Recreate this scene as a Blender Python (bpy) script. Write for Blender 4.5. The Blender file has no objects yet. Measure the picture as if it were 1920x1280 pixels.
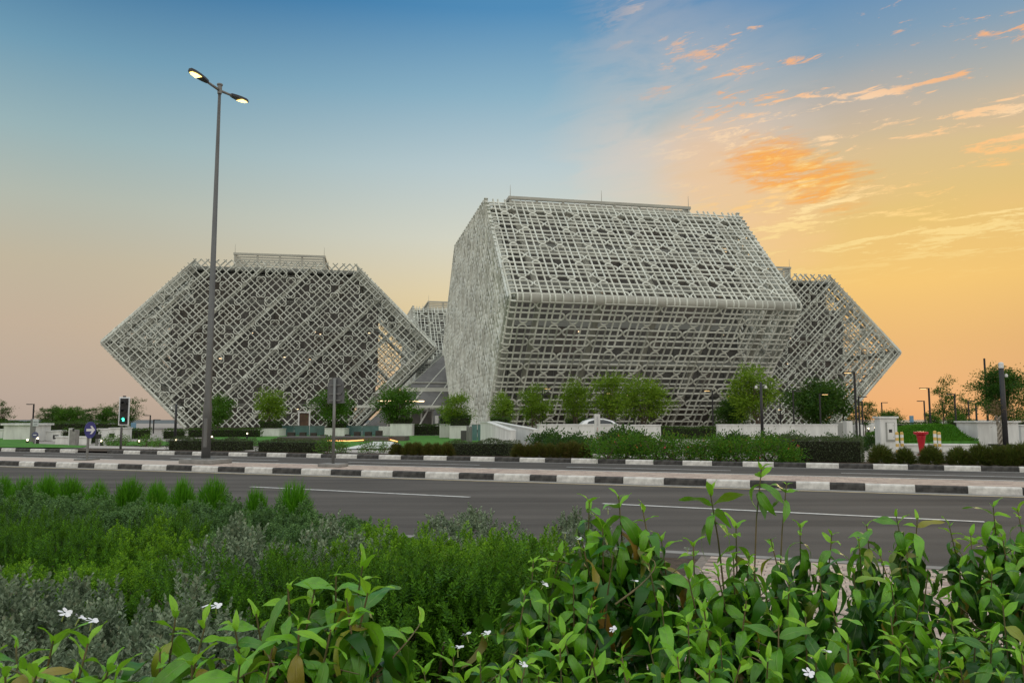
import bpy, math, random
import numpy as np
from mathutils import Vector, Matrix
R = math.radians
rnd = random.Random(7)
SC = bpy.context.scene
COL = SC.collection

# ------------------------------------------------------------------ camera
FPX, PITCH, EYE = 1478.0, 0.0987, 1.6
cam_d = bpy.data.cameras.new("camera"); cam = bpy.data.objects.new("camera", cam_d); COL.objects.link(cam)
cam.location = (0, 0, EYE); cam.rotation_euler = (math.pi/2 + PITCH, 0, 0)
cam_d.sensor_width = 36; cam_d.lens = 36*FPX/1920; cam_d.clip_start = 0.05; cam_d.clip_end = 20000
SC.camera = cam

# ------------------------------------------------------------------ world: dusk sky
SUN_AZ, SUN_EL = 27.0, 5.0          # sun low, behind the buildings on the right
world = bpy.data.worlds.new("World"); SC.world = world; world.use_nodes = True
wt = world.node_tree; wt.nodes.clear()
class G:
    """tiny helper to write node graphs"""
    def __init__(s, tree): s.t = tree
    def n(s, typ, **kw):
        nd = s.t.nodes.new(typ)
        for k, v in kw.items(): setattr(nd, k, v)
        return nd
    def put(s, sock, v):
        if hasattr(v, 'links'): s.t.links.new(v, sock)
        elif v is not None: sock.default_value = v
    def m(s, op, a, b=None, c=None, clamp=False):
        nd = s.n('ShaderNodeMath', operation=op, use_clamp=clamp)
        s.put(nd.inputs[0], a); s.put(nd.inputs[1], b)
        if c is not None: s.put(nd.inputs[2], c)
        return nd.outputs[0]
    def mr(s, v, a, b, c=0.0, d=1.0, smooth=True):
        nd = s.n('ShaderNodeMapRange', interpolation_type='SMOOTHSTEP' if smooth else 'LINEAR')
        s.put(nd.inputs[0], v)
        for i, q in enumerate((a, b, c, d)): nd.inputs[1+i].default_value = q
        return nd.outputs[0]
    def mix(s, f, a, b, blend='MIX'):
        nd = s.n('ShaderNodeMix', data_type='RGBA', blend_type=blend)
        s.put(nd.inputs['Factor'], f); s.put(nd.inputs[6], a); s.put(nd.inputs[7], b)
        return nd.outputs[2]
    def ramp(s, v, stops, lin=False):
        nd = s.n('ShaderNodeValToRGB'); cr = nd.color_ramp
        while len(cr.elements) < len(stops): cr.elements.new(0.5)
        for e, (p, c) in zip(cr.elements, stops):
            e.position = p; e.color = (*(c if lin else srgb(c)), 1)
        s.put(nd.inputs[0], v); return nd.outputs[0]
    def noise(s, vec, scale, detail=4, rough=0.55, dist=0.0):
        nd = s.n('ShaderNodeTexNoise'); s.put(nd.inputs['Vector'], vec)
        nd.inputs['Scale'].default_value = scale; nd.inputs['Detail'].default_value = detail
        nd.inputs['Roughness'].default_value = rough; nd.inputs['Distortion'].default_value = dist
        return nd.outputs[0]
def lin1(c):
    c /= 255.0
    return c/12.92 if c <= 0.04045 else ((c+0.055)/1.055)**2.4
def srgb(c): return tuple(lin1(x) for x in c)

g = G(wt)
tc = g.n('ShaderNodeTexCoord'); sep = g.n('ShaderNodeSeparateXYZ'); wt.links.new(tc.outputs['Generated'], sep.inputs[0])
dx, dy, dz = sep.outputs
elev = g.m('MULTIPLY', g.m('ARCSINE', dz), 180/math.pi)
azim = g.m('MULTIPLY', g.m('ARCTAN2', dx, dy), 180/math.pi)
ef = g.m('DIVIDE', g.m('ADD', elev, 2.0), 92.0, clamp=True)
def st(*l): return [((e+2)/92.0, c) for e, c in l]
sky_l = g.ramp(ef, st((-2,(172,155,142)), (1.5,(186,168,154)), (6,(196,176,154)), (10,(194,182,158)), (14,(180,186,174)), (18,(154,180,184)),
                      (23,(112,156,180)), (28.5,(52,112,158)), (45,(40,98,148)), (90,(44,92,142))))
sky_c = g.ramp(ef, st((-2,(186,156,128)), (2,(206,174,134)), (6,(230,200,142)), (9,(228,210,168)), (13,(214,214,198)), (18,(186,203,207)),
                      (23,(140,178,198)), (28.5,(80,140,184)), (45,(50,110,162)), (90,(44,92,142))))
sky_r = g.ramp(ef, st((-2,(176,134,108)), (2,(198,151,114)), (5,(212,166,110)), (9,(234,190,110)), (13,(226,192,114)), (17.5,(214,190,142)),
                      (20.5,(182,178,166)), (24.5,(128,158,182)), (29,(78,134,182)), (45,(52,110,162)), (90,(44,92,142))))
base = g.mix(g.mr(azim, -32, 3), sky_l, sky_c)
base = g.mix(g.mr(azim, 2, 26), base, sky_r)
# out-of-view sky behind and overhead, made pale and bright as added fill light
sky_b = g.ramp(ef, st((-2,(180,168,154)), (4,(206,192,178)), (12,(224,215,202)), (25,(234,232,224)), (45,(236,240,236)), (90,(234,240,242))))
sky_b = g.mix(1.0, sky_b, (1.3, 1.3, 1.3, 1), 'MULTIPLY')
base = g.mix(g.mr(g.m('ABSOLUTE', azim), 45, 105), base, sky_b)
base = g.mix(g.mr(elev, 31, 60), base, sky_b)
# clouds lie on one high flat sheet, drawn out along its wind direction
inv = g.m('DIVIDE', 1.0, g.m('MAXIMUM', g.m('ADD', dz, 0.12), 0.04))
cx_ = g.m('MULTIPLY', dx, inv); cy_ = g.m('MULTIPLY', dy, inv)
def sheet(ang, su_, sv_, off=0.0):
    ca, sa = math.cos(R(ang)), math.sin(R(ang)); c = g.n('ShaderNodeCombineXYZ')
    g.put(c.inputs[0], g.m('MULTIPLY', g.m('ADD', g.m('MULTIPLY', cx_, ca), g.m('MULTIPLY', cy_, sa)), su_))
    g.put(c.inputs[1], g.m('MULTIPLY', g.m('SUBTRACT', g.m('MULTIPLY', cy_, ca), g.m('MULTIPLY', cx_, sa)), sv_)); c.inputs[2].default_value = off
    return c.outputs[0]
S1 = sheet(-38, 0.55, 1.0, 2.3); S2 = sheet(-36, 0.45, 1.0, 9.1)
big = g.noise(S1, 1.5, 3, 0.5)
wisp = g.noise(S2, 7.6, 6, 0.60, 0.5)
fine = g.noise(S2, 30.0, 6, 0.70, 0.7)
def near(az, el, wa, we, slant=0.0, rag=0.0):
    a0 = g.m('SUBTRACT', azim, az); e0 = g.m('SUBTRACT', elev, el)
    a = g.m('DIVIDE', a0, wa); e = g.m('DIVIDE', g.m('SUBTRACT', e0, g.m('MULTIPLY', a0, slant)), we)
    d = g.m('ADD', g.m('MULTIPLY', a, a), g.m('MULTIPLY', e, e))
    if rag: d = g.m('ADD', d, g.m('MULTIPLY', g.m('SUBTRACT', wisp, 0.5), rag))
    return g.mr(d, 1.0, 0.0)
bank = g.mr(g.m('ADD', azim, g.m('MULTIPLY', g.m('SUBTRACT', elev, 20.0), 0.35)), 7, 19)      # the bank of cloud stands in the sunset half
bank = g.m('MULTIPLY', bank, g.mr(azim, 110, 70))
bank = g.m('MULTIPLY', bank, g.mr(elev, 8, 15))
veil = g.m('MULTIPLY', g.mr(big, 0.36, 0.62), bank)
veil_col = g.ramp(ef, st((5,(232,180,110)), (11,(238,192,124)), (16,(236,188,142)), (21,(206,178,160)), (30,(168,176,184)), (60,(180,196,212))))
base = g.mix(g.m('MULTIPLY', veil, 0.36), base, veil_col)
soft = g.m('MULTIPLY', near(12.5, 21.0, 10.5, 11, 0.0, 2.6), g.mr(g.m('ADD', g.m('MULTIPLY', wisp, .5), g.m('MULTIPLY', big, .5)), 0.30, 0.66))
base = g.mix(g.m('MULTIPLY', soft, 0.74), base, (*srgb((226,206,190)), 1))
glow = near(16.5, 15.5, 7.0, 6.0, -0.35, 1.0)
base = g.mix(g.m('MULTIPLY', glow, 0.5), base, (*srgb((246,196,140)), 1))
pf = g.m('ADD', g.m('MULTIPLY', wisp, 0.60), g.m('MULTIPLY', fine, 0.40))
puff = g.m('MULTIPLY', g.mr(g.m('ADD', pf, g.m('MULTIPLY', g.m('SUBTRACT', big, 0.5), 0.14)), 0.515, 0.585), bank)
puff_col = g.mix(g.mr(big, 0.35, 0.62), g.ramp(ef, st((6,(255,226,140)), (12,(255,214,128)), (17,(253,188,118)), (23,(246,176,120)), (30,(236,196,160)), (60,(240,236,232)))),
                 g.ramp(ef, st((6,(255,236,160)), (12,(255,232,160)), (17,(255,226,178)), (23,(252,220,190)), (30,(248,226,206)), (60,(240,236,232)))))
base = g.mix(g.m('MULTIPLY', puff, 0.9), base, puff_col)
ember = g.m('MULTIPLY', near(20.4, 16.6, 5.0, 2.6, -0.30, 5.5), g.mr(pf, 0.38, 0.50))
base = g.mix(g.m('MULTIPLY', ember, 0.9), base, g.ramp(pf, [(0.38,(236,146,62)), (0.50,(250,170,72)), (0.56,(255,200,104)), (0.62,(255,240,176))]))
nish = g.n('ShaderNodeTexSky', sky_type='NISHITA', sun_disc=False, sun_elevation=R(SUN_EL), sun_rotation=R(SUN_AZ))
bg1 = g.n('ShaderNodeBackground'); wt.links.new(base, bg1.inputs[0]); bg1.inputs[1].default_value = 0.71
bg2 = g.n('ShaderNodeBackground'); wt.links.new(nish.outputs[0], bg2.inputs[0]); bg2.inputs[1].default_value = 0.10
mx = g.n('ShaderNodeMixShader'); mx.inputs[0].default_value = 0.03
wt.links.new(bg1.outputs[0], mx.inputs[1]); wt.links.new(bg2.outputs[0], mx.inputs[2])
wo = g.n('ShaderNodeOutputWorld'); wt.links.new(mx.outputs[0], wo.inputs[0])

sun_d = bpy.data.lights.new("sun", 'SUN'); sun = bpy.data.objects.new("sun", sun_d); COL.objects.link(sun)
sun_d.energy = 0.28; sun_d.angle = R(14); sun_d.color = (1.0, 0.72, 0.42)
sun.rotation_euler = (R(90-SUN_EL), 0, R(180-SUN_AZ))
vs = SC.view_settings
vs.view_transform = 'Standard'; vs.look = 'None'; vs.exposure = 0.50; vs.gamma = 1.0; vs.use_curve_mapping = False
SC.cycles.max_bounces = 6; SC.cycles.transparent_max_bounces = 8; SC.cycles.diffuse_bounces = 2
SC.cycles.use_denoising = True; SC.cycles.sample_clamp_indirect = 8

# ------------------------------------------------------------------ pixel -> place (used only to read positions off the photograph)
CP, SP = math.cos(PITCH), math.sin(PITCH)
def ray(px, py):
    a, b = (px-960)/FPX, (640-py)/FPX
    return (a, CP - b*SP, SP + b*CP)
def at(px, py, z=0.0):
    d = ray(px, py); t = (z-EYE)/d[2]
    return Vector((d[0]*t, d[1]*t, z))
def atd(px, py, Y):
    d = ray(px, py); t = Y/d[1]
    return Vector((d[0]*t, Y, EYE + d[2]*t))
def xat(px, Y): return atd(px, 800, Y).x
def zat(py, Y): return atd(960, py, Y).z

# ------------------------------------------------------------------ materials
MATS = {}
def mat(name, col, rough=0.6, metal=0.0, spec=0.4, var=0.0, scale=3.0, bump=0.0, bscale=None, emit=None, estr=0.0, col2=None, stretch=None):
    """plain surface with grain: two tones mixed by noise, fine bump"""
    if name in MATS: return MATS[name]
    m = bpy.data.materials.new(name); m.use_nodes = True; t = m.node_tree; q = G(t)
    b = t.nodes['Principled BSDF']
    b.inputs['Roughness'].default_value = rough; b.inputs['Metallic'].default_value = metal
    b.inputs['Specular IOR Level'].default_value = spec
    c = tuple(col)
    if var > 0:
        co = q.n('ShaderNodeTexCoord').outputs['Object']
        if stretch:
            mpn = q.n('ShaderNodeMapping'); t.links.new(co, mpn.inputs[0]); mpn.inputs['Scale'].default_value = stretch; co = mpn.outputs[0]
        f = q.noise(co, scale, 6, 0.62)
        lo = tuple(x*(1-var) for x in c); hi = tuple(min(1, x*(1+var)) for x in (col2 or c))
        f = q.mr(f, 0.28, 0.72)
        t.links.new(q.mix(f, (*lo, 1), (*hi, 1)), b.inputs['Base Color'])
        if bump > 0:
            bn = q.n('ShaderNodeBump'); bn.inputs['Strength'].default_value = bump; bn.inputs['Distance'].default_value = 0.02
            t.links.new(q.noise(co, bscale or scale*8, 5, 0.6), bn.inputs['Height']); t.links.new(bn.outputs[0], b.inputs['Normal'])
    else: b.inputs['Base Color'].default_value = (*c, 1)
    if emit: b.inputs['Emission Color'].default_value = (*emit, 1); b.inputs['Emission Strength'].default_value = estr
    MATS[name] = m; return m
def leaf_mat(name, c_lo, c_hi, trans=0.3, rough=0.45, spec=0.4, tip=None, per_object=False, tcol=None):
    if name in MATS: return MATS[name]
    m = bpy.data.materials.new(name); m.use_nodes = True; t = m.node_tree; q = G(t)
    b = t.nodes['Principled BSDF']; out = t.nodes['Material Output']
    geo = q.n('ShaderNodeNewGeometry'); oi = q.n('ShaderNodeObjectInfo')
    r1 = oi.outputs['Random'] if per_object else geo.outputs['Random Per Island']
    f = r1
    col = q.mix(f, (*c_lo, 1), (*c_hi, 1))
    if per_object:       # pale midrib and side veins, a little blotching; tip gives a share of yellowed leaves
        uv = q.n('ShaderNodeUVMap'); su = q.n('ShaderNodeSeparateXYZ'); t.links.new(uv.outputs[0], su.inputs[0])
        mid = q.mr(q.m('ABSOLUTE', q.m('SUBTRACT', su.outputs[0], 0.5)), 0.0, 0.06, 1, 0)
        wv = q.n('ShaderNodeTexWave'); wv.inputs['Scale'].default_value = 2.6; wv.inputs['Distortion'].default_value = 0
        cbx = q.n('ShaderNodeCombineXYZ')
        t.links.new(q.m('SUBTRACT', su.outputs[1], q.m('MULTIPLY', q.m('ABSOLUTE', q.m('SUBTRACT', su.outputs[0], 0.5)), 0.9)), cbx.inputs[0])
        t.links.new(cbx.outputs[0], wv.inputs[0])
        vein = q.mr(wv.outputs[1], 0.86, 1.0)
        col = q.mix(q.m('MAXIMUM', q.m('MULTIPLY', mid, 0.5), q.m('MULTIPLY', vein, 0.16)), col, (0.22, 0.36, 0.09, 1))
        nz = q.noise(q.n('ShaderNodeTexCoord').outputs['Object'], 28, 4, 0.6)
        col = q.mix(q.mr(nz, 0.5, 0.75, 0, 0.35), col, tuple(x*0.6 for x in c_lo)+(1,))
        if tip: col = q.mix(q.mr(r1, 0.935, 0.985, 0, 0.85), col, (*tip, 1))
        bn = q.n('ShaderNodeBump'); bn.inputs['Strength'].default_value = 0.35; bn.inputs['Distance'].default_value = 0.004
        t.links.new(q.m('SUBTRACT', 1.0, q.m('MAXIMUM', mid, vein)), bn.inputs['Height']); t.links.new(bn.outputs[0], b.inputs['Normal'])
    elif tip:
        col = q.mix(q.mr(r1, 0.86, 0.97, 0, 0.75), col, (*tip, 1))
    col = q.mix(q.m('MULTIPLY', oi.outputs['Random'], 0.0 if per_object else 0.28), col, tuple(x*0.55 for x in c_lo)+(1,))
    t.links.new(col, b.inputs['Base Color']); b.inputs['Roughness'].default_value = rough; b.inputs['Specular IOR Level'].default_value = spec if per_object else spec*.35
    tr = q.n('ShaderNodeBsdfTranslucent')
    t.links.new(q.mix(0.5, col, (*(tcol or (0.30, 0.52, 0.05)), 1)), tr.inputs[0])
    ms = q.n('ShaderNodeMixShader'); ms.inputs[0].default_value = trans
    t.links.new(b.outputs[0], ms.inputs[1]); t.links.new(tr.outputs[0], ms.inputs[2]); t.links.new(ms.outputs[0], out.inputs[0])
    MATS[name] = m; return m

M_LAT = mat('cast_lattice', (0.66, 0.685, 0.62), 0.6, var=0.14, scale=0.35, bump=0.15, bscale=12)
M_STEEL = mat('painted_frame', (0.40, 0.40, 0.35), 0.55, var=0.10, scale=0.4)
M_SLAB = mat('pale_slab', (0.32, 0.33, 0.31), 0.7, var=0.10, scale=0.5)
M_MULL = mat('dark_mullion', (0.13, 0.13, 0.125), 0.5, var=0.1)
M_GLASS = mat('dark_glazing', (0.12, 0.118, 0.112), 0.25, spec=0.5, var=0.35, scale=0.35)
M_BLACK = mat('black_metal', (0.022, 0.022, 0.024), 0.45, var=0.2, scale=6)
M_GALV = mat('grey_paint_metal', (0.20, 0.205, 0.20), 0.45, metal=0.3, var=0.14, scale=2.5, bump=0.1, stretch=(4, 4, 0.6))
M_WHITE = mat('white_render', (0.66, 0.67, 0.65), 0.8, var=0.13, scale=1.6, bump=0.25, bscale=40, stretch=(1.6, 1.6, .35))
M_KW = mat('kerb_white', (0.64, 0.63, 0.60), 0.75, var=0.24, scale=5, bump=0.3, bscale=60)
M_KB = mat('kerb_black', (0.035, 0.035, 0.036), 0.7, var=0.5, scale=5, bump=0.3, bscale=60, col2=(0.06, 0.058, 0.055))
M_PAVE = [mat('paver_a', (0.46, 0.365, 0.31), 0.8, var=0.14, scale=14, bump=0.3, bscale=90), mat('paver_b', (0.53, 0.435, 0.37), 0.8, var=0.14, scale=14, bump=0.3, bscale=90),
          mat('paver_c', (0.39, 0.30, 0.265), 0.8, var=0.14, scale=14, bump=0.3, bscale=90)]
M_JOINT = mat('joint_sand', (0.22, 0.19, 0.165), 0.9, var=0.2, scale=20)
M_SOIL = mat('soil', (0.075, 0.055, 0.04), 0.95, var=0.4, scale=9, bump=0.6, bscale=60)
M_PLAZA = mat('plaza_stone', (0.45, 0.41, 0.38), 0.75, var=0.10, scale=0.5, bump=0.2, bscale=30)
M_LAWN = leaf_mat('lawn_blades', (0.03, 0.13, 0.008), (0.09, 0.28, 0.02), 0.25)
M_TURF = mat('lawn_turf', (0.055, 0.19, 0.015), 0.9, var=0.35, scale=2.0, bump=0.5, bscale=90)
M_BARK = mat('bark', (0.13, 0.10, 0.075), 0.9, var=0.35, scale=8, bump=0.6, bscale=40, stretch=(1, 1, 0.3))
M_STEM = mat('green_stem', (0.10, 0.13, 0.04), 0.6, var=0.4, scale=12, col2=(0.14, 0.10, 0.05))
M_PALEBARK = mat('pale_bark', (0.40, 0.36, 0.30), 0.9, var=0.3, scale=6, bump=0.5, bscale=30)
M_WARM = mat('lit_lens', (1, 0.85, 0.6), 0.4, emit=(1.0, 0.68, 0.18), estr=3.0)
M_WARM2 = mat('lit_small', (1, 0.8, 0.5), 0.4, emit=(1.0, 0.62, 0.22), estr=1.8)
M_LED = mat('lit_strip', (1, 0.6, 0.3), 0.4, emit=(1.0, 0.42, 0.12), estr=1.6)
M_CEIL = mat('lit_ceiling_lamp', (1, 0.85, 0.6), 0.4, emit=(1.0, 0.70, 0.40), estr=2.6)

# ------------------------------------------------------------------ mesh and object helpers
def link(o, parent=None):
    COL.objects.link(o)
    if parent: o.parent = parent
    return o
class MB:
    """collects shapes, builds ONE mesh object"""
    def __init__(s): s.v = []; s.f = []; s.mi = []
    def add(s, vs, fs, mi=0):
        n = len(s.v); s.v += [tuple(x) for x in vs]; s.f += [tuple(n+i for i in f) for f in fs]; s.mi += [mi]*len(fs); return s
    def box(s, c, size, rot=0.0, mi=0, taper=1.0):
        hx, hy, hz = size[0]/2, size[1]/2, size[2]/2; cr, sr = math.cos(rot), math.sin(rot); vs = []
        for z, k in ((-hz, 1), (hz, taper)):
            for x, y in ((-hx, -hy), (hx, -hy), (hx, hy), (-hx, hy)):
                x *= k; y *= k; vs.append((c[0]+x*cr-y*sr, c[1]+x*sr+y*cr, c[2]+z))
        return s.add(vs, [(3,2,1,0), (4,5,6,7), (0,1,5,4), (1,2,6,5), (2,3,7,6), (3,0,4,7)], mi)
    def tube(s, pts, rad, n=8, mi=0, cap=True):
        pts = [Vector(p) for p in pts]
        if not hasattr(rad, '__len__'): rad = [rad]*len(pts)
        ref = None; vs = []; fs = []
        for i, p in enumerate(pts):
            d = (pts[min(i+1, len(pts)-1)] - pts[max(i-1, 0)]).normalized()
            if ref is None: ref = Vector((1, 0, 0)) if abs(d.x) < 0.8 else Vector((0, 1, 0))
            a = (ref - d*ref.dot(d)).normalized(); ref = a; b = d.cross(a)
            for k in range(n):
                t = 2*math.pi*k/n; vs.append(p + (a*math.cos(t) + b*math.sin(t))*rad[i])
        for i in range(len(pts)-1):
            for k in range(n): fs.append((i*n+k, i*n+(k+1)%n, (i+1)*n+(k+1)%n, (i+1)*n+k))
        if cap: fs.append(tuple(range(n-1, -1, -1))); fs.append(tuple((len(pts)-1)*n+k for k in range(n)))
        return s.add(vs, fs, mi)
    def lathe(s, prof, n=20, c=(0, 0, 0), mi=0):
        vs = [(c[0]+r*math.cos(2*math.pi*k/n), c[1]+r*math.sin(2*math.pi*k/n), c[2]+z) for r, z in prof for k in range(n)]
        fs = [(i*n+k, i*n+(k+1)%n, (i+1)*n+(k+1)%n, (i+1)*n+k) for i in range(len(prof)-1) for k in range(n)]
        fs.append(tuple(range(n-1, -1, -1))); fs.append(tuple((len(prof)-1)*n+k for k in range(n)))
        return s.add(vs, fs, mi)
    def prism(s, outline, origin, ax, ay, az, depth, mi=0):
        """outline in (ax, ay), extruded by depth along az"""
        o, ax, ay, az = Vector(origin), Vector(ax), Vector(ay), Vector(az); n = len(outline)
        vs = [o+ax*x+ay*y for x, y in outline] + [o+ax*x+ay*y+az*depth for x, y in outline]
        fs = [tuple(range(n-1, -1, -1)), tuple(range(n, 2*n))] + [(i, (i+1) % n, n+(i+1) % n, n+i) for i in range(n)]
        return s.add(vs, fs, mi)
    def mesh(s, name, mats, smooth=False):
        me = bpy.data.meshes.new(name); me.from_pydata(s.v, [], s.f)
        for m in (mats if isinstance(mats, (list, tuple)) else [mats]): me.materials.append(m)
        me.polygons.foreach_set('material_index', s.mi)
        if smooth: me.polygons.foreach_set('use_smooth', [True]*len(s.f))
        me.update(); return me
    def build(s, name, mats, parent=None, smooth=False, bevel=0.0, kind=None):
        o = bpy.data.objects.new(name, s.mesh(name, mats, smooth)); link(o, parent)
        if bevel:
            md = o.modifiers.new('edge', 'BEVEL'); md.width = bevel; md.segments = 2; md.limit_method = 'ANGLE'; md.angle_limit = R(40)
        if kind: o['kind'] = kind
        return o
def npmesh(name, V, F, mats, smooth=False, mi=None):
    me = bpy.data.meshes.new(name); V = np.asarray(V, np.float32); F = np.asarray(F, np.int32)
    me.vertices.add(len(V)); me.vertices.foreach_set('co', V.ravel())
    k = F.shape[1]; me.loops.add(F.size); me.loops.foreach_set('vertex_index', F.ravel())
    me.polygons.add(len(F)); me.polygons.foreach_set('loop_start', np.arange(0, F.size, k, dtype=np.int32))
    try: me.polygons.foreach_set('loop_total', np.full(len(F), k, np.int32))
    except Exception: pass
    for m in (mats if isinstance(mats, (list, tuple)) else [mats]): me.materials.append(m)
    if mi is not None: me.polygons.foreach_set('material_index', np.asarray(mi, np.int32))
    if smooth: me.polygons.foreach_set('use_smooth', np.ones(len(F), bool))
    me.update(calc_edges=True); me.validate(); return me
def part(name, me, parent=None, loc=None, rz=None, kind=None):
    o = bpy.data.objects.new(name, me); link(o, parent)
    if loc is not None: o.location = loc
    if rz is not None: o.rotation_euler = (0, 0, rz)
    if kind: o['kind'] = kind
    return o
def tag(o, label, cat, group=None):
    o['label'] = label; o['category'] = cat
    if group: o['group'] = group
    return o
def thing(name, label, cat, loc=(0, 0, 0), rz=0.0, group=None):
    o = bpy.data.objects.new(name, None); link(o); o.location = loc; o.rotation_euler = (0, 0, rz)
    o.empty_display_size = 0.2
    return tag(o, label, cat, group)
def setting(o): o['kind'] = 'structure'; return o
def dup(root, loc, rz, label, group=None, scale=None):
    r = root.copy(); COL.objects.link(r); r.location = loc; r.rotation_euler = (0, 0, rz); r['label'] = label
    if group: r['group'] = group
    if scale is not None: r.scale = (scale,)*3 if not hasattr(scale, '__len__') else scale
    for ch in list(root.children):
        c = ch.copy(); COL.objects.link(c); c.parent = r
        for gg in ch.children:
            d = gg.copy(); COL.objects.link(d); d.parent = c
    return r
ORD = 'first second third fourth fifth sixth seventh eighth ninth tenth eleventh twelfth thirteenth fourteenth fifteenth sixteenth seventeenth eighteenth nineteenth twentieth'.split()
ORD += ['twenty-'+x for x in ORD[:9]] + ['thirtieth'] + ['thirty-'+x for x in ORD[:9]]

# ================================================================== GROUND AND ROADS
# the road runs down to the vanishing point left of the frame
UA = math.atan((2900+960)/FPX)
U = Vector((math.sin(UA), -math.cos(UA), 0)); N = Vector((math.cos(UA), math.sin(UA), 0))   # U: along the road to the right; N: away from the camera
RZ = math.atan2(U.y, U.x)
def su(p): return (p.dot(U), p.dot(N))
def sp(s, p, z=0.0): v = U*s + N*p; v.z = z; return v
P_MED = su(at(960, 900.5))[1]; P_FAR = su(at(960, 865.5))[1]; P_MEDB = P_MED + 2.25; P_NEAR = 9.0
def strip(name, s0, s1, p0, p1, z, m, n=1):
    mb = MB()
    for i in range(n):
        a, b = s0+(s1-s0)*i/n, s0+(s1-s0)*(i+1)/n
        mb.add([sp(a, p0, z), sp(b, p0, z), sp(b, p1, z), sp(a, p1, z)], [(0, 1, 2, 3)])
    return setting(mb.build(name, m))
gm = mat('ground_paving', (0.34, 0.31, 0.285), 0.85, var=0.12, scale=0.15, bump=0.2, bscale=8)
mb = MB(); mb.add([(-700, -60, -0.012), (700, -60, -0.012), (700, 330, -0.012), (-700, 330, -0.012)], [(0, 1, 2, 3)]); setting(mb.build('ground', gm))
# sea beyond the promenade
ms_ = bpy.data.materials.new('sea_water'); ms_.use_nodes = True; q = G(ms_.node_tree); b = ms_.node_tree.nodes['Principled BSDF']
b.inputs['Base Color'].default_value = (0.10, 0.115, 0.12, 1); b.inputs['Roughness'].default_value = 0.6; b.inputs['Specular IOR Level'].default_value = 0.25
bn = q.n('ShaderNodeBump'); bn.inputs['Strength'].default_value = 0.25; bn.inputs['Distance'].default_value = 0.3
mpn = q.n('ShaderNodeMapping'); ms_.node_tree.links.new(q.n('ShaderNodeTexCoord').outputs['Object'], mpn.inputs[0]); mpn.inputs['Scale'].default_value = (0.25, 0.6, 1)
ms_.node_tree.links.new(q.noise(mpn.outputs[0], 0.6, 5), bn.inputs['Height']); ms_.node_tree.links.new(bn.outputs[0], b.inputs['Normal'])
mb = MB(); mb.add([(-9000, 330, -2.2), (9000, 330, -2.2), (9000, 12000, -2.2), (-9000, 12000, -2.2)], [(0, 1, 2, 3)]); setting(mb.build('sea', ms_))

def asphalt():
    m = bpy.data.materials.new('asphalt'); m.use_nodes = True; t = m.node_tree; q = G(t); b = t.nodes['Principled BSDF']
    co = q.n('ShaderNodeTexCoord').outputs['Object']
    mpn = q.n('ShaderNodeMapping'); t.links.new(co, mpn.inputs[0]); mpn.inputs['Rotation'].default_value = (0, 0, -RZ); mpn.inputs['Scale'].default_value = (0.05, 1.1, 1)
    lanes = q.noise(mpn.outputs[0], 1.0, 4, 0.5); patch = q.noise(co, 0.35, 5, 0.6); grit = q.noise(co, 55, 3, 0.7)
    f = q.m('ADD', q.m('MULTIPLY', lanes, 0.5), q.m('ADD', q.m('MULTIPLY', patch, 0.25), q.m('MULTIPLY', grit, 0.25)))
    t.links.new(q.ramp(f, [(0.33, (0.054, 0.050, 0.047)), (0.66, (0.140, 0.128, 0.118))], lin=True), b.inputs['Base Color'])
    b.inputs['Roughness'].default_value = 0.92; b.inputs['Specular IOR Level'].default_value = 0.15
    bn = q.n('ShaderNodeBump'); bn.inputs['Strength'].default_value = 0.4; bn.inputs['Distance'].default_value = 0.01
    t.links.new(grit, bn.inputs['Height']); t.links.new(bn.outputs[0], b.inputs['Normal']); return m
M_ASPH = asphalt()
strip('near_road', -220, 70, P_NEAR, P_MED+0.1, 0.0, M_ASPH, 6)
strip('far_road', -220, 70, P_MEDB-0.1, P_FAR+0.1, 0.0, M_ASPH, 6)
M_LINE = mat('white_road_paint', (0.62, 0.62, 0.60), 0.7, var=0.22, scale=5)
M_YEL = mat('yellow_road_paint', (0.62, 0.50, 0.30), 0.7, var=0.2, scale=4)
M_GUT = mat('gutter_concrete', (0.26, 0.255, 0.245), 0.85, var=0.2, scale=4)
def mark(name, a, b, w, m, z=0.008):
    d = (b-a); d.z = 0; d.normalize(); k = Vector((-d.y, d.x, 0))*w/2; up = Vector((0, 0, z))
    return setting(MB().add([a-k+up, b-k+up, b+k+up, a+k+up], [(0, 1, 2, 3)]).build(name, m))
def flat(v): return Vector((v.x, v.y, 0))
strip('gutter', -220, 70, P_MED-0.36, P_MED+0.02, 0.004, M_GUT, 6)
strip('gutter', -220, 70, P_FAR-0.30, P_FAR+0.02, 0.004, M_GUT, 6)
yl = strip('yellow_edge_line', -220, 70, P_MED-0.56, P_MED-0.44, 0.008, M_YEL, 6)
for k, (a, b_) in enumerate((((470, 912.5), (881, 932)), ((1130, 944), (1846, 978.5)))):
    mark('lane_marking', flat(at(*a)), flat(at(*b_)), 0.13, M_LINE)
pl_ = su(at(960, 873))[1]
s_ = su(at(-60, 850))[0] - 22
while s_ < 34:
    mark('lane_marking', sp(s_, pl_), sp(s_+5.4, pl_), 0.12, M_LINE); s_ += 8.6
s_ = -90.0
while s_ < 34:
    mark('edge_marking', sp(s_, P_MEDB+0.35), sp(s_+1.9, P_MEDB+0.35), 0.10, M_LINE); s_ += 3.1

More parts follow.
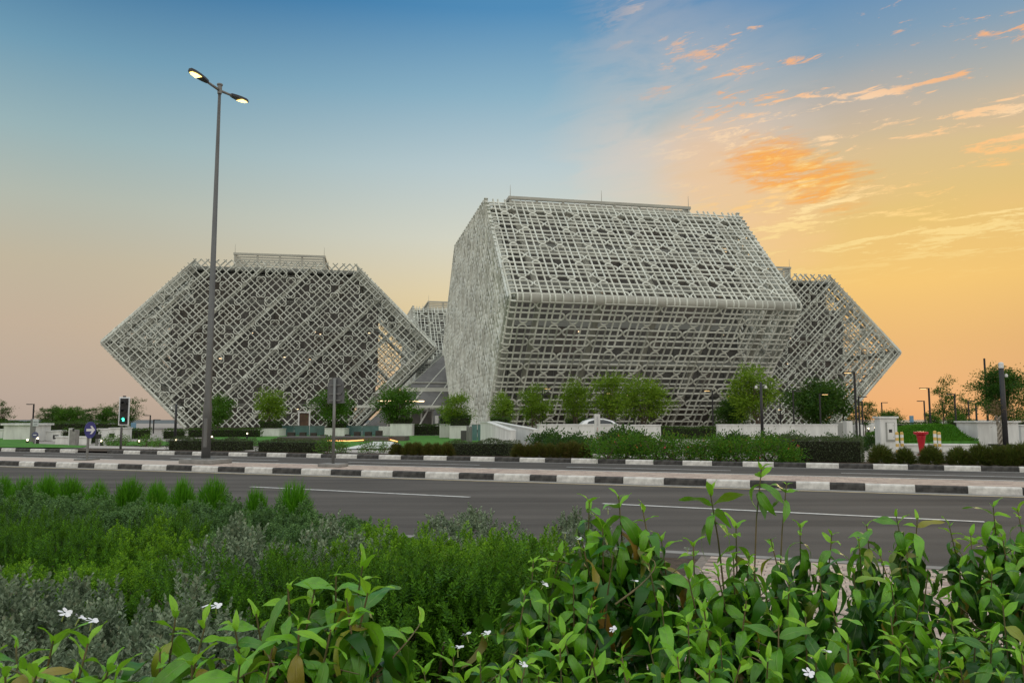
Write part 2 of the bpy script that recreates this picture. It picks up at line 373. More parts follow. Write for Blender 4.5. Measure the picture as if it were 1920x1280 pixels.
def kerb(name, p, s0, s1, inward, gap=None, start=0, blk=1.02, label_z=0.0):
    """painted kerb: every stone an object of its own, meshes shared"""
    root = setting(strip(name, s0, s1, p+0.01*inward, p+0.135*inward, 0.02, M_JOINT))
    meshes = {}
    def mesh_of(ln, black):
        key = (round(ln, 3), black)
        if key not in meshes:
            prof = [(0.0, -0.02), (0.0, 0.125), (0.012, 0.152), (0.035, 0.165), (0.15, 0.165), (0.15, -0.02)]
            b2 = MB(); b2.prism([(x*inward, z) for x, z in prof], (0, 0, 0), (0, 1, 0), (0, 0, 1), (1, 0, 0), ln-0.012)
            meshes[key] = b2.mesh('kerb_stone', M_KB if black else M_KW)
        return meshes[key]
    s = s0; i = start; r2 = random.Random(int(p*10))
    while s < s1:
        ln = blk if r2.random() > 0.12 else blk*0.72
        if not (gap and gap[0] < s < gap[1]):
            o = part('kerb_stone', mesh_of(ln, i % 2 == 0), root, sp(s, p + r2.uniform(-.008, .008), r2.uniform(-.006, .006)), RZ + r2.uniform(-.006, .006))
        s += ln; i += 1
    return root
s_l = su(at(-40, 868))[0]; s_r = su(at(1990, 932))[0]
kerb('median_kerb', P_MED, s_l, s_r, 1)
f_l = su(at(-40, 846))[0]; f_r = su(at(1990, 883))[0]
gap = (su(at(118, 849))[0], su(at(168, 850))[0])
kerb('far_kerb', P_FAR, f_l, f_r, 1, gap=gap)
strip('near_kerb', -30, 14, P_NEAR-.16, P_NEAR, 0.152, M_GUT)

# pavers: the biggest ones in view are objects, the rest one mesh
def pavers(name, s0, s1, p0, p1, z, near_s, n_obj, lay='running'):
    root = setting(strip(name, s0, s1, p0, p1, z-0.012, M_JOINT))
    w, h = 0.20, 0.10; gapj = 0.007; r2 = random.Random(3)
    pmesh = []
    for m in M_PAVE:
        b2 = MB(); b2.box((0, 0, -0.02), (w-gapj, h-gapj, 0.05)); me = b2.mesh('paver', m); pmesh.append(me)
    cells = []; nr = int((p1-p0)/h)
    for j in range(nr):
        off = (j % 2)*w/2; i0 = int(s0/w); i1 = int(s1/w)
        for i in range(i0, i1): cells.append((i*w+off, p0+(j+0.5)*h))
    cells.sort(key=lambda c: (c[0]-near_s[0])**2 + ((c[1]-near_s[1])*1.0)**2)
    V = []; Fc = []; MI = []
    bx = np.array([(-1,-1,0),(1,-1,0),(1,1,0),(-1,1,0),(-.94,-.88,1),(.94,-.88,1),(.94,.88,1),(-.94,.88,1)])*np.array([(w-gapj)/2, (h-gapj)/2, 0.010])
    bf = np.array([(4,5,6,7),(0,1,5,4),(1,2,6,5),(2,3,7,6),(3,0,4,7)])
    cr, sr = math.cos(RZ), math.sin(RZ)
    for k, (s, p) in enumerate(cells):
        c = sp(s, p, z + r2.uniform(-.003, .002))
        if k < n_obj: part('paver', pmesh[r2.choice((0, 0, 1, 1, 2))], root, c - Vector((0, 0, 0.008)), RZ + r2.uniform(-.012, .012))
        else:
            Q = bx.copy(); x = Q[:, 0]*cr - Q[:, 1]*sr; y = Q[:, 0]*sr + Q[:, 1]*cr
            V.append(np.stack([x+c.x, y+c.y, Q[:, 2]+c.z-0.008], 1)); Fc.append(bf+8*len(Fc)); MI += [r2.choice((0, 0, 1, 1, 2))]*5
    if V: part('paver_field', npmesh('paver_field', np.concatenate(V), np.concatenate(Fc), M_PAVE, mi=MI), root, kind='stuff')
    return root
strip('median_bed', -220, 70, P_MED+0.15, P_MEDB, 0.13, M_JOINT)
pavers('median_paving', su(at(430, 878))[0], s_r, P_MED+0.155, P_MEDB-0.16, 0.162, (su(at(1800, 915))[0], P_MED+0.6), 300)
strip('median_far_paving', -220, su(at(430, 878))[0], P_MED+0.155, P_MEDB-0.16, 0.160, mat('paver_far', (0.49, 0.41, 0.355), 0.8, var=0.12, scale=6))
strip('median_back_kerb', -220, 70, P_MEDB-0.15, P_MEDB, 0.165, M_KW)
pavers('footpath_paving', -1.2, 5.2, 3.1, P_NEAR-0.16, 0.150, (1.2, 4.2), 300)
strip('planting_bed', -30, -1.2, -2, P_NEAR-0.16, 0.10, M_SOIL); strip('planting_bed', -1.2, 14, -2, 3.1, 0.10, M_SOIL)
strip('verge_bed', -120, 40, P_FAR+0.15, P_FAR+2.6, 0.10, M_SOIL)
strip('verge_path', -160, 60, P_FAR+2.6, P_FAR+5.2, 0.13, M_PLAZA, 4)

# ================================================================== LATTICE BLOCKS
W, T, HM, HT, LEN = 53.4, 26.6, 13.7, 26.95, 32.2
PER = 3.33
PARS = [(0, 1), (0, 0), (1, 0), (1, 1)]
def clip_line(poly, p, d):
    """interval of p + t*d inside convex polygon (counter-clockwise)"""
    t0, t1 = -1e9, 1e9
    for i in range(len(poly)):
        a = poly[i]; b = poly[(i+1) % len(poly)]; nx, ny = -(b[1]-a[1]), b[0]-a[0]
        num = (p[0]-a[0])*nx + (p[1]-a[1])*ny; den = d[0]*nx + d[1]*ny
        if abs(den) < 1e-9:
            if num < 0: return None
            continue
        t = -num/den
        if den > 0: t0 = max(t0, t)
        else: t1 = min(t1, t)
    return (t0, t1) if t1 - t0 > 0.3 else None
def inside(poly, p, m=0.0):
    for i in range(len(poly)):
        a = poly[i]; b = poly[(i+1) % len(poly)]; l = math.hypot(b[0]-a[0], b[1]-a[1])
        if ((p[1]-a[1])*(b[0]-a[0]) - (p[0]-a[0])*(b[1]-a[1]))/l < m: return False
    return True
def strapwork(poly, keep=lambda axis, w, m: True, seed=0, end=0.165):
    """2D strapwork: pairs of bars in both directions, closed by hairpin loops in a staggered rhythm"""
    out = []; us = [p[0] for p in poly]; vs_ = [p[1] for p in poly]
    for axis in (0, 1):
        lo, hi = (min(vs_), max(vs_)) if axis == 0 else (min(us), max(us))
        A = (lambda a, b: (a, b)) if axis == 0 else (lambda a, b: (b, a))
        d = A(1, 0)
        for w in range(int(math.floor(lo/PER))-1, int(math.ceil(hi/PER))+2):
            for side in (-1, 1):
                c = w*PER + side*0.29*PER; cuts = []
                par = PARS[(w+seed) % 4][0 if side < 0 else 1]
                for m in range(-14, 15):
                    if (m + par) % 2 == 0 and keep(axis, w, m) and inside(poly, A(m*PER-0.24*PER, c), 0.45) and inside(poly, A(m*PER+0.24*PER, c), 0.45):
                        cuts.append(m*PER)
                for l in (w*PER + side*0.165*PER, w*PER + side*0.415*PER):
                    iv = clip_line(poly, A(0, l), d)
                    if not iv: continue
                    a = iv[0]
                    for cu in cuts:
                        if iv[0] < cu < iv[1]: out.append([A(a, l), A(cu-end*PER, l)]); a = cu+end*PER
                    out.append([A(a, l), A(iv[1], l)])
                for cu in cuts:
                    for sg in (-1, 1):
                        pc = cu + sg*end*PER; r = 0.125*PER
                        out.append([A(pc - sg*r*math.cos(t), c + r*math.sin(t)) for t in [(-90+180*k/8)*math.pi/180 for k in range(9)]])
    return out
SEC6 = lambda w, d: [(w*.5, d*.22), (0.0, d*.5), (-w*.5, d*.22), (-w*.5, -d*.3), (0.0, -d*.5), (w*.5, -d*.3)]
SEC4 = lambda w, d: [(w*.5, d*.5), (-w*.5, d*.5), (-w*.5, -d*.5), (w*.5, -d*.5)]
class Sweep:
    def __init__(s): s.V = []; s.F = []; s.n = 0
    def add(s, P, Nn, sec):
        P = np.asarray(P, float); Nn = np.asarray(Nn, float)
        Tn = np.gradient(P, axis=0) if len(P) > 2 else np.repeat((P[-1]-P[0])[None], len(P), 0)
        Tn /= np.linalg.norm(Tn, axis=1)[:, None]+1e-12
        S = np.cross(Tn, Nn); S /= np.linalg.norm(S, axis=1)[:, None]+1e-12
        k = len(sec); sa = np.array([q_[0] for q_ in sec]); sb = np.array([q_[1] for q_ in sec])
        V = P[:, None, :] + S[:, None, :]*sa[None, :, None] + Nn[:, None, :]*sb[None, :, None]
        m = len(P); i = np.arange(m-1)[:, None]; j = np.arange(k)[None, :]
        F = np.stack([i*k+j, i*k+(j+1) % k, (i+1)*k+(j+1) % k, (i+1)*k+j], -1).reshape(-1, 4)
        caps = [[0, 1, 2, 3]] if k == 4 else [[0, 1, 2, 3], [0, 3, 4, 5]]
        F = np.concatenate([F, np.array(caps), np.array(caps)[:, ::-1]+(m-1)*k])
        s.V.append(V.reshape(-1, 3)); s.F.append(F+s.n); s.n += m*k
    def mesh(s, name, m, smooth): return npmesh(name, np.concatenate(s.V), np.concatenate(s.F), m, smooth)
# developed side: u along the length, t measured down from the roof edge over the waist to the foot
A_UP = (W-T)/2
S_UP, S_LO = math.hypot(A_UP, HT-HM), math.hypot(A_UP, HM)
dU = np.array([-A_UP, 0, HM-HT])/S_UP; dL = np.array([A_UP, 0, -HM])/S_LO
nU = np.array([dU[2], 0, -dU[0]]); nL = np.array([dL[2], 0, -dL[0]])
if nU[0] > 0: nU = -nU
if nL[0] > 0: nL = -nL
TOP = np.array([-T/2, 0, HT]); MID = np.array([-W/2, 0, HM])
RC = 0.75; RE = 0.45
def side_map(u, t, depth=0.0):
    tt = t - S_UP
    if tt <= -RC: p = MID + dU*(tt); n = nU
    elif tt >= RC: p = MID + dL*tt; n = nL
    else:
        k = (tt+RC)/(2*RC); a, b = MID - dU*RC, MID + dL*RC
        p = (a*(1-k)**2 + 2*k*(1-k)*MID + b*k*k); n = nU*(1-k) + nL*k; n = n/np.linalg.norm(n)
    p = p.copy(); sg = 1 if u > 0 else -1; e = abs(u) - (LEN/2-RE); yv = np.array([0, 1.0, 0])
    if e <= 0: p[1] = u; m = n
    else:
        th = min(e/(2*RE), 1.0)*math.pi/2
        p = p - n*RE*(1-math.cos(th)); p[1] = sg*(LEN/2-RE + RE*math.sin(th)); m = n*math.cos(th) + yv*sg*math.sin(th)
    return p - m*depth, m
def refine(pl):
    """extra points where a bar turns over the waist or round the end"""
    (u0, t0), (u1, t1) = pl[0], pl[-1]
    if len(pl) > 2: return pl
    if abs(u1-u0) > abs(t1-t0):
        ks = [u0]
        for c in np.linspace(-LEN/2-RE, -LEN/2+RE, 6): ks.append(c)
        for c in np.linspace(LEN/2-RE, LEN/2+RE, 6): ks.append(c)
        ks = sorted(k for k in set(ks+[u1]) if min(u0, u1) <= k <= max(u0, u1))
        return [(k, t0) for k in ks]
    ks = sorted(k for k in set([t0, t1]+[S_UP+c for c in np.linspace(-RC, RC, 7)]) if min(t0, t1) <= k <= max(t0, t1))
    return [(u0, k) for k in ks]
TOFF = S_UP - round(S_UP/PER)*PER          # the waist falls in a wide gap
KW = round(S_UP/PER)
ub, tb0, tb1 = LEN/2+RE, -0.55, S_UP+S_LO
def shift(pl): return [(u, t+TOFF) for u, t in pl]
UO = 0.5*PER*0
poly = [(-ub, tb0-TOFF), (ub, tb0-TOFF), (ub, tb1-TOFF), (-ub, tb1-TOFF)]
def keep_side(axis, w, m):
    if axis == 1: return m != KW          # bars over the waist run through
    return abs(m) < 5
sw = Sweep()
for pl in strapwork(poly, keep_side, end=0.150):
    q_ = refine(shift(pl)); X = [side_map(u, t) for u, t in q_]
    sw.add([x[0] for x in X], [x[1] for x in X], SEC6(0.155, 0.25))
ME_SIDE = sw.mesh('side_lattice', M_LAT, True)
# frame behind the side lattice: waist beam, sloping posts, thinner rails
sw = Sweep(); sw2 = Sweep()
for u in np.arange(-12.8, 13, 6.4):
    q_ = refine([(u, 0.2), (u, tb1)]); X = [side_map(a, t, 0.75) for a, t in q_]
    sw.add([x[0] for x in X], [x[1] for x in X], SEC4(0.60, 0.45))
for t, wd, dp in ((S_UP, 1.05, 0.30), (1.0, 0.7, 0.5), (9.4, 0.22, 0.75), (S_UP+9.4, 0.22, 0.75)):
    X = [side_map(u, t, dp) for u in (-LEN/2+0.7, LEN/2-0.7)]
    sw2.add([x[0] for x in X], [x[1] for x in X], SEC4(wd, 0.5 if wd > .5 else .3))
ME_POST = sw.mesh('sloping_post', M_STEEL, False); ME_RAIL = sw2.mesh('waist_beam', M_STEEL, False)
# gable ends: the same strapwork turned by 45 degrees inside the hexagon
HEX = [(-T/2, 0), (T/2, 0), (W/2, HM), (T/2, HT), (-T/2, HT), (-W/2, HM)]
def inset(poly, d):
    out = []; n = len(poly)
    for i in range(n):
        a, b, c = poly[i-1], poly[i], poly[(i+1) % n]
        l1 = math.hypot(b[0]-a[0], b[1]-a[1]); l2 = math.hypot(c[0]-b[0], c[1]-b[1])
        n1 = (-(b[1]-a[1])/l1, (b[0]-a[0])/l1); n2 = (-(c[1]-b[1])/l2, (c[0]-b[0])/l2)
        k = d/(1+n1[0]*n2[0]+n1[1]*n2[1]); out.append((b[0]+(n1[0]+n2[0])*k, b[1]+(n1[1]+n2[1])*k))
    return out
q2 = math.sqrt(0.5)
def rot45(a, z): return ((a+z-HM)*q2, (-a+z-HM)*q2)
def unrot(u, v): return ((u-v)*q2, (u+v)*q2+HM)
hin = inset(HEX, 0.42); hin = [(x, z if z < 20 else HT+0.5) for x, z in hin]
sw = Sweep(); YE = LEN/2-0.02; nE = np.array([0, -1.0, 0])
for pl in strapwork([rot45(*p) for p in hin], seed=1, end=0.175):
    P = [(unrot(*p)[0], -YE, unrot(*p)[1]) for p in pl]
    sw.add(P, [nE]*len(P), SEC6(0.155, 0.46))
for i in range(6):
    if i in (0, 3): continue
    a, b = inset(HEX, 0.40)[i], inset(HEX, 0.40)[(i+1) % 6]
    sw.add([(a[0], -YE, a[1]), (b[0], -YE, b[1])], [nE]*2, SEC6(0.30, 0.42))
ME_END = sw.mesh('gable_lattice', M_LAT, True)
sw = Sweep()
for k in range(-4, 5):
    iv = clip_line([rot45(*p) for p in inset(HEX, 0.5)], (0, k*5.55-0.6), (1, 0))
    if iv:
        P = [(unrot(t, k*5.55-0.6)[0], -YE+0.42, unrot(t, k*5.55-0.6)[1]) for t in iv]
        sw.add(P, [nE]*2, SEC4(0.62, 0.35))
for i in (1, 2, 4, 5):       # edge member inside the rim
    a, b = inset(HEX, 1.15)[i], inset(HEX, 1.15)[(i+1) % 6]
    sw.add([(a[0], -YE+0.66, a[1]), (b[0], -YE+0.66, b[1])], [nE]*2, SEC4(0.62, 0.5))
ME_BRACE = sw.mesh('diagonal_beam', M_LAT, False)
# set-back glazed storeys
def hexw(z): return T + (W-T)*(z/HM if z < HM else (HT-z)/(HT-HM))
FL = 4.28; NF = 6
floors_g = []; ME_FLOOR = []
for f in range(NF):
    z0 = f*FL; z1 = z0+FL
    wd = min(33.0, min(hexw(max(z0, .1)), hexw(min(z1, HT-0.6)))-2.6); ln = LEN-5.2
    b2 = MB(); b2.box((0, 0, z0+FL*0.5-0.35), (wd, ln, FL-0.75))
    b3 = MB(); b3.box((0, 0, z1-0.37), (wd+0.35, ln-.1, 0.85)); b3.box((0, 0, z1-0.22), (wd-.1, ln+0.30, 0.34))
    b4 = MB()
    for sx in (-1, 1):
        y = -ln/2
        while y < ln/2: b4.box((sx*(wd/2+0.03), y, z0+FL*.5-.42), (0.10, 0.09, FL-0.95)); y += 1.6
        x = -wd/2
        while x < wd/2: b4.box((x, sx*(ln/2+0.03), z0+FL*.5-.42), (0.09, 0.10, FL-0.95)); x += 1.6
    b5 = MB(); r2 = random.Random(f+40)
    if f in (0, 2, 3):
        for k in range(4 if f != 3 else 12):
            y = r2.uniform(-ln/2+1, ln/2-1); x = r2.uniform(-wd/2+1, wd/2-1); sx = r2.choice((-1, 1)); z = z1-0.95 - r2.choice((0, .0, .35))
            b5.box((sx*(wd/2+0.05), y, z), (0.05, r2.choice((.22, .3, .5)), 0.07)); b5.box((x, sx*(ln/2+0.05), z), (r2.choice((.22, .3, .5)), 0.05, 0.07))
    # interior walls seen through the panes, a few warm
    b6 = MB()
    for k in range(7):
        sx = r2.choice((-1, 1)); wn = r2.choice((1.5, 3.1, 4.7))
        dk = 0.008+0.003*k; b6.box((r2.uniform(-wd/2+3, wd/2-3), sx*(ln/2+dk-.02), z0+FL*.5-.35), (wn, 0.04, FL-1.0-.01*k)); b6.box((sx*(wd/2+dk-.02), r2.uniform(-ln/2+3, ln/2-3), z0+FL*.5-.35), (0.04, wn, FL-1.0-.01*k))
    ME_FLOOR.append((b2.mesh('glass_storey', M_GLASS), b3.mesh('floor_band', M_SLAB), b4.mesh('mullion', M_MULL), b5.mesh('ceiling_lamp', M_CEIL) if b5.v else None,
                     b6.mesh('blind', mat('drawn_blind', (0.15, 0.135, 0.12), 0.7, var=0.25, scale=0.6))))
b2 = MB(); b2.box((0, 0, HT-0.75), (T+0.6, LEN-1.6, 0.5)); ME_ROOF = b2.mesh('roof_deck', M_SLAB)
SX, SY, SH = 14.6, 24.0, 3.0
b2 = MB()
for sx in (-1, 1):
    for y in np.arange(-SY/2, SY/2+.1, SY/7): b2.box((sx*SX/2, y, HT-.5+SH/2), (0.22, 0.28, SH))
    for x in np.arange(-SX/2, SX/2+.1, SX/4): b2.box((x, sx*SY/2, HT-.5+SH/2), (0.28, 0.22, SH))
    b2.box((sx*(SX/2+.03), 0, HT-.5+SH-.15), (0.4, SY+.5, 0.36)); b2.box((0, sx*(SY/2+.03), HT-.5+SH-.145), (SX+.1, 0.4, 0.35))
ME_SCRF = b2.mesh('screen_frame', M_STEEL)
b2 = MB()
for z in np.arange(0.15, SH-.45, 0.42):
    for sx in (-1, 1):
        b2.box((sx*SX/2, 0, HT-.5+z+.1), (0.06, SY-.2, 0.31)); b2.box((0, sx*SY/2, HT-.5+z+.1), (SX-.2, 0.06, 0.31))
ME_SCRL = b2.mesh('louvre', M_STEEL)
b2 = MB(); b2.box((0, 0, HT-.5+0.9), (SX*.55, SY*.5, 1.8)); ME_PLANT = b2.mesh('plant_box', M_SLAB)
b2 = MB(); b2.tube([(0, 0, 0), (0, 0, 1.5)], [.045, .02], 6); ME_ROD = b2.mesh('lightning_rod', M_STEEL)
def block(loc, rz, label):
    t = thing('lattice_building', label, 'building', loc, rz, 'tilted lattice-clad blocks')
    for k in (0, math.pi):
        part('side_lattice', ME_SIDE, t, rz=k, kind='stuff'); part('gable_lattice', ME_END, t, rz=k, kind='stuff')
        part('sloping_post', ME_POST, t, rz=k, kind='stuff'); part('waist_beam', ME_RAIL, t, rz=k, kind='stuff'); part('diagonal_beam', ME_BRACE, t, rz=k, kind='stuff')
    for gl, sl, mu, la, bl in ME_FLOOR:
        o = part('glass_storey', gl, t); part('floor_band', sl, o); part('mullion', mu, o, kind='stuff'); part('blind', bl, o, kind='stuff')
        if la: part('ceiling_lamp', la, o, kind='stuff')
    r_ = part('roof_deck', ME_ROOF, t); part('plant_box', ME_PLANT, r_)
    s = part('screen_frame', ME_SCRF, t); part('louvre', ME_SCRL, s, kind='stuff')
    for x in (-1, 1):
        for y in (-1, 0, 1): part('lightning_rod', ME_ROD, s, (x*SX/2, y*SY/2, HT-.5+SH))
    return t
PHI = 0.1705; CEN = Vector((0.26, 150.4, 0))
B_MAIN = block((10.01, 106.38, 0), 1.7797, 'nearest lattice block, its long sloping side and waist edge over the row of street trees')
B_LEFT = block((-41.4, 143.5, 0), PHI, 'lattice block with its hexagonal diagonal-grid gable facing the road, behind the tall double street lamp')
B_RIGHT = block((41.8, 153.55, 0), PHI, 'partly hidden lattice block showing its pointed gable beside the sunset horizon')
B_BACK = block((-9.5, 194.4, 0), 1.7797, 'farthest lattice block, a small square-grid corner showing in the gap between two nearer blocks')

# glass hall between the blocks
t = thing('glass_hall', 'sloping dark glass entrance hall in the gap between the two nearest lattice blocks', 'building', CEN, PHI)
hb, ht_, hz = 28.0, 14.6, 12.6
def hallpt(side, k, f):
    """point on a sloping side: k along -1..1, f height 0..1"""
    r = hb+(ht_-hb)*f; p = {0: (k*r, -r), 1: (r, k*r), 2: (-k*r, r), 3: (-r, -k*r)}[side]; return Vector((p[0], p[1], hz*f))
b2 = MB(); b2.add([hallpt(s, k, f) for f in (0, 1) for s, k in ((0, -1), (0, 1), (2, -1), (2, 1))], [(0,1,5,4), (1,2,6,5), (2,3,7,6), (3,0,4,7), (4,5,6,7)]); b2.build('glass_skin', M_GLASS, t)
b2 = MB()
for s in range(4):
    for k in np.linspace(-1, 1, 15): b2.tube([hallpt(s, k, 0.0), hallpt(s, k*1.0, 1.0)], 0.09, 5)
b2.build('mullion', M_LAT, t, kind='stuff')
for f, hgt in ((0.27, 0.35), (0.50, 0.75), (0.60, 0.12), (1.0, 1.2)):
    b2 = MB()
    for s in range(4):
        a, b_ = hallpt(s, -1, f), hallpt(s, 1, f); c = (a+b_)/2; l = (b_-a).length
        b2.box((c.x, c.y, c.z), ((l+.4) if s % 2 == 0 else 0.5, 0.5 if s % 2 == 0 else (l+.4), hgt))
    b2.build('floor_band', M_LAT, t)
b2 = MB(); b2.box((-22, -26.6, 6.0-1.6), (7, 0.05, 0.16)); b2.build('ceiling_lamp', M_CEIL, t)
b2 = MB(); b2.box((-21, -29.6, 3.5), (15, 4.2, 0.35)); b2.build('canopy', M_LAT, t)
d_ = MB()
for x in (-24, -22.3, -20.6, -19, -17.3): d_.box((x, -28.3, 1.55), (0.22, 0.22, 3.1))
d_.box((-20.65, -28.3, 3.0), (7.2, 0.24, 0.25)); dr = d_.build('entrance_frame', M_WHITE, t)
for x in (-23.15, -21.45, -19.8, -18.15):
    b2 = MB(); b2.box((x, -28.3, 1.45), (1.4, 0.06, 2.85)); b2.build('glass_door', M_GLASS, dr)
for x in (-18.6, -16.2):
    b2 = MB(); b2.tube([(x-1.2, -30.6, 0), (x+.7, -30.2, 3.4)], 0.13, 8); b2.build('raking_column', M_WHITE, t)
b2 = MB(); b2.box((-16.9, -31.0, 1.1), (0.5, 0.5, 2.2)); b2.build('column', M_WHITE, t)
# small lit doorway in the gable of the left block
Yd = 127.5
b2 = MB(); c = Vector((xat(570, Yd), Yd, 0)); w_ = 1.7
tdoor = thing('doorway', 'tall white-framed doorway at the foot of the diagonal-grid gable', 'doorway', c, PHI)
b2.box((-w_/2, 0, 1.35), (.22, .5, 2.7)); b2.box((w_/2, 0, 1.35), (.22, .5, 2.7)); b2.box((0, 0, 2.8), (w_+.24, .52, .22)); b2.build('door_frame', M_WHITE, tdoor)
b2 = MB(); b2.box((0, .1, 1.32), (w_-.24, .06, 2.64)); b2.build('door_glass', mat('warm_door', (0.09, 0.05, 0.03), 0.3, var=.4, scale=1), tdoor)

# ================================================================== VEGETATION BUILDERS
def frame_of(D, rng):
    D = D/np.linalg.norm(D, axis=1)[:, None]
    Rr = rng.normal(size=D.shape); S = np.cross(D, Rr); S /= np.linalg.norm(S, axis=1)[:, None]+1e-9
    return D, S, np.cross(S, D)
def leaf_quads(P, D, length, width, rng, droop=0.15):
    """one diamond leaf per point: base P, direction D"""
    n = len(P); D, S, Nn = frame_of(D, rng)
    L = (length*rng.uniform(.7, 1.2, n))[:, None]; Wd = (width*rng.uniform(.7, 1.2, n))[:, None]
    a = P; b = P + D*L*.45 + S*Wd*.5 + Nn*L*.06; c = P + D*L - Nn*L*droop; d = P + D*L*.45 - S*Wd*.5 + Nn*L*.06
    V = np.stack([a, b, c, d], 1).reshape(-1, 3); F = np.arange(4*n).reshape(n, 4)
    return V, F
class NP:
    def __init__(s): s.V = []; s.F = []; s.M = []; s.n = 0
    def add(s, VF, mi=0):
        V, F = VF; s.V.append(V); s.F.append(F+s.n); s.M.append(np.full(len(F), mi)); s.n += len(V); return s
    def mesh(s, name, mats, smooth=False): return npmesh(name, np.concatenate(s.V), np.concatenate(s.F), mats, smooth, np.concatenate(s.M))
def unit(n, rng):
    v = rng.normal(size=(n, 3)); return v/np.linalg.norm(v, axis=1)[:, None]

L_TREE = leaf_mat('tree_leaf', (0.035, 0.11, 0.010), (0.085, 0.21, 0.022), 0.32)
L_TREE2 = leaf_mat('bamboo_leaf', (0.08, 0.17, 0.010), (0.24, 0.36, 0.03), 0.38)
L_DARK = leaf_mat('dark_tree_leaf', (0.016, 0.055, 0.008), (0.045, 0.12, 0.015), 0.25)
L_HEDGE = leaf_mat('hedge_leaf', (0.028, 0.065, 0.014), (0.06, 0.115, 0.022), 0.22)
L_BUSH = leaf_mat('bush_leaf', (0.028, 0.11, 0.008), (0.11, 0.29, 0.02), 0.28, tip=(0.22, 0.13, 0.03))
L_GREYH = leaf_mat('grey_hedge_leaf', (0.05, 0.065, 0.038), (0.09, 0.11, 0.065), 0.2)
L_RUST = leaf_mat('rust_grass', (0.055, 0.05, 0.015), (0.12, 0.085, 0.028), 0.25, tip=(0.14, 0.06, 0.02))
L_TUFT = leaf_mat('tuft_grass', (0.035, 0.17, 0.006), (0.12, 0.40, 0.016), 0.35)
L_SILV = leaf_mat('silver_leaf', (0.10, 0.15, 0.085), (0.42, 0.52, 0.35), 0.18, rough=0.6, tip=(0.21, 0.19, 0.12), tcol=(0.25, 0.34, 0.2))
L_SAGE = leaf_mat('sage_leaf', (0.055, 0.13, 0.038), (0.20, 0.36, 0.12), 0.22, rough=0.55, tcol=(0.25, 0.4, 0.12))
L_ROSE = leaf_mat('needle_leaf', (0.020, 0.085, 0.004), (0.13, 0.33, 0.016), 0.25, rough=0.5)
L_LIME = leaf_mat('lime_needle_leaf', (0.05, 0.16, 0.006), (0.27, 0.52, 0.022), 0.3, rough=0.5)
L_FLOW = mat('flower_orange', (0.55, 0.13, 0.04), 0.6); L_PINK = mat('flower_pink', (0.5, 0.07, 0.08), 0.6)

def tree_mesh(seed, h=6.5, crown=(2.0, 2.0, 2.2), base=2.0, clumps=36, per=70, leaf=0.30, cl_r=0.55, mats=None, tiers=False, stems=1, barkm=None):
    rng = np.random.default_rng(seed); rr = random.Random(seed)
    cz = base + (h-base)*0.52; C = np.array([0, 0, cz]); ext = np.array([crown[0], crown[1], (h-base)*0.52])
    pts = unit(clumps, rng)*rng.uniform(.25, 1.0, (clumps, 1))**0.6*ext + C
    pts[:, :2] *= (1 + 0.25*rng.normal(size=(clumps, 1)))
    if tiers: pts[:, 2] = base + np.round((pts[:, 2]-base)/((h-base)/4.0))*((h-base)/4.0) + rng.normal(size=clumps)*.32
    acc = NP()
    for c in pts:
        n = int(per*rng.uniform(.5, 1.4)); r = cl_r*rng.uniform(.6, 1.3)
        k = np.array([1.25, 1.25, 0.5 if tiers else .8])
        P = c + rng.normal(size=(n, 3))*r*0.5*k
        D = (P-c) + unit(n, rng)*0.5*r + np.array([0, 0, -0.12*r])
        acc.add(leaf_quads(P, D, leaf, leaf*0.42, rng))
    me = acc.mesh('crown', mats)
    wood = MB()
    for k in range(stems):
        ox, oy = (rr.uniform(-.35, .35), rr.uniform(-.35, .35)) if stems > 1 else (0, 0)
        bend = [(ox+rr.uniform(-.12, .12)*i, oy+rr.uniform(-.12, .12)*i, cz*i/5) for i in range(6)]
        r0 = 0.026*h/ (1 if stems == 1 else 2.0)
        wood.tube(bend, [r0*(1-.13*i) for i in range(6)], 7)
        for c in pts[k::max(stems*2, 2)][:14]:
            s0 = Vector(bend[min(5, max(2, int((c[2]-0.6)/cz*5*.7)))]); mid = s0.lerp(Vector(c), .5)+Vector((rr.uniform(-.2, .2), rr.uniform(-.2, .2), .18))
            wood.tube([s0, mid, Vector(c)], [r0*.42, r0*.28, r0*.12], 5)
    return me, wood.mesh('trunk', barkm or M_BARK, True)
TM = {
 'street': [tree_mesh(10+i, h=5.6, crown=(1.75, 1.75, 2), base=1.7, clumps=44, per=105, leaf=.25, cl_r=.60, mats=L_TREE2, stems=3) for i in range(4)],
 'round': [tree_mesh(30+i, h=5.2, crown=(2.1, 2.1, 2), base=1.5, clumps=50, per=110, leaf=.26, cl_r=.60, mats=L_TREE) for i in range(3)],
 'dark': [tree_mesh(50+i, h=5.0, crown=(2.6, 2.4, 2), base=1.1, clumps=72, per=130, leaf=.27, cl_r=.64, mats=L_DARK) for i in range(2)],
 'tier': [tree_mesh(70+i, h=6.0, crown=(2.3, 2.3, 2), base=2.0, clumps=40, per=60, leaf=.30, cl_r=.6, mats=L_DARK, tiers=True) for i in range(4)],
 'big': [tree_mesh(91, h=6.2, crown=(2.0, 2.0, 2.0), base=2.0, clumps=95, per=170, leaf=.20, cl_r=.52, mats=L_DARK)],
}
def tree(kind, var, px, Y, y_top, label, group, z=0.0, wide=1.0, name='street_tree'):
    me, wd = TM[kind][var % len(TM[kind])]
    h0 = {'street': 5.6, 'round': 5.2, 'dark': 5.0, 'tier': 6.0, 'big': 6.2}[kind]
    k = (zat(y_top, Y)-z)/(h0*1.02)
    t = thing(name, label, 'tree', (xat(px, Y), Y, z), rnd.uniform(0, 6.28), group)
    t.scale = (k*wide, k*wide, k); part('crown', me, t); part('trunk', wd, t); return t

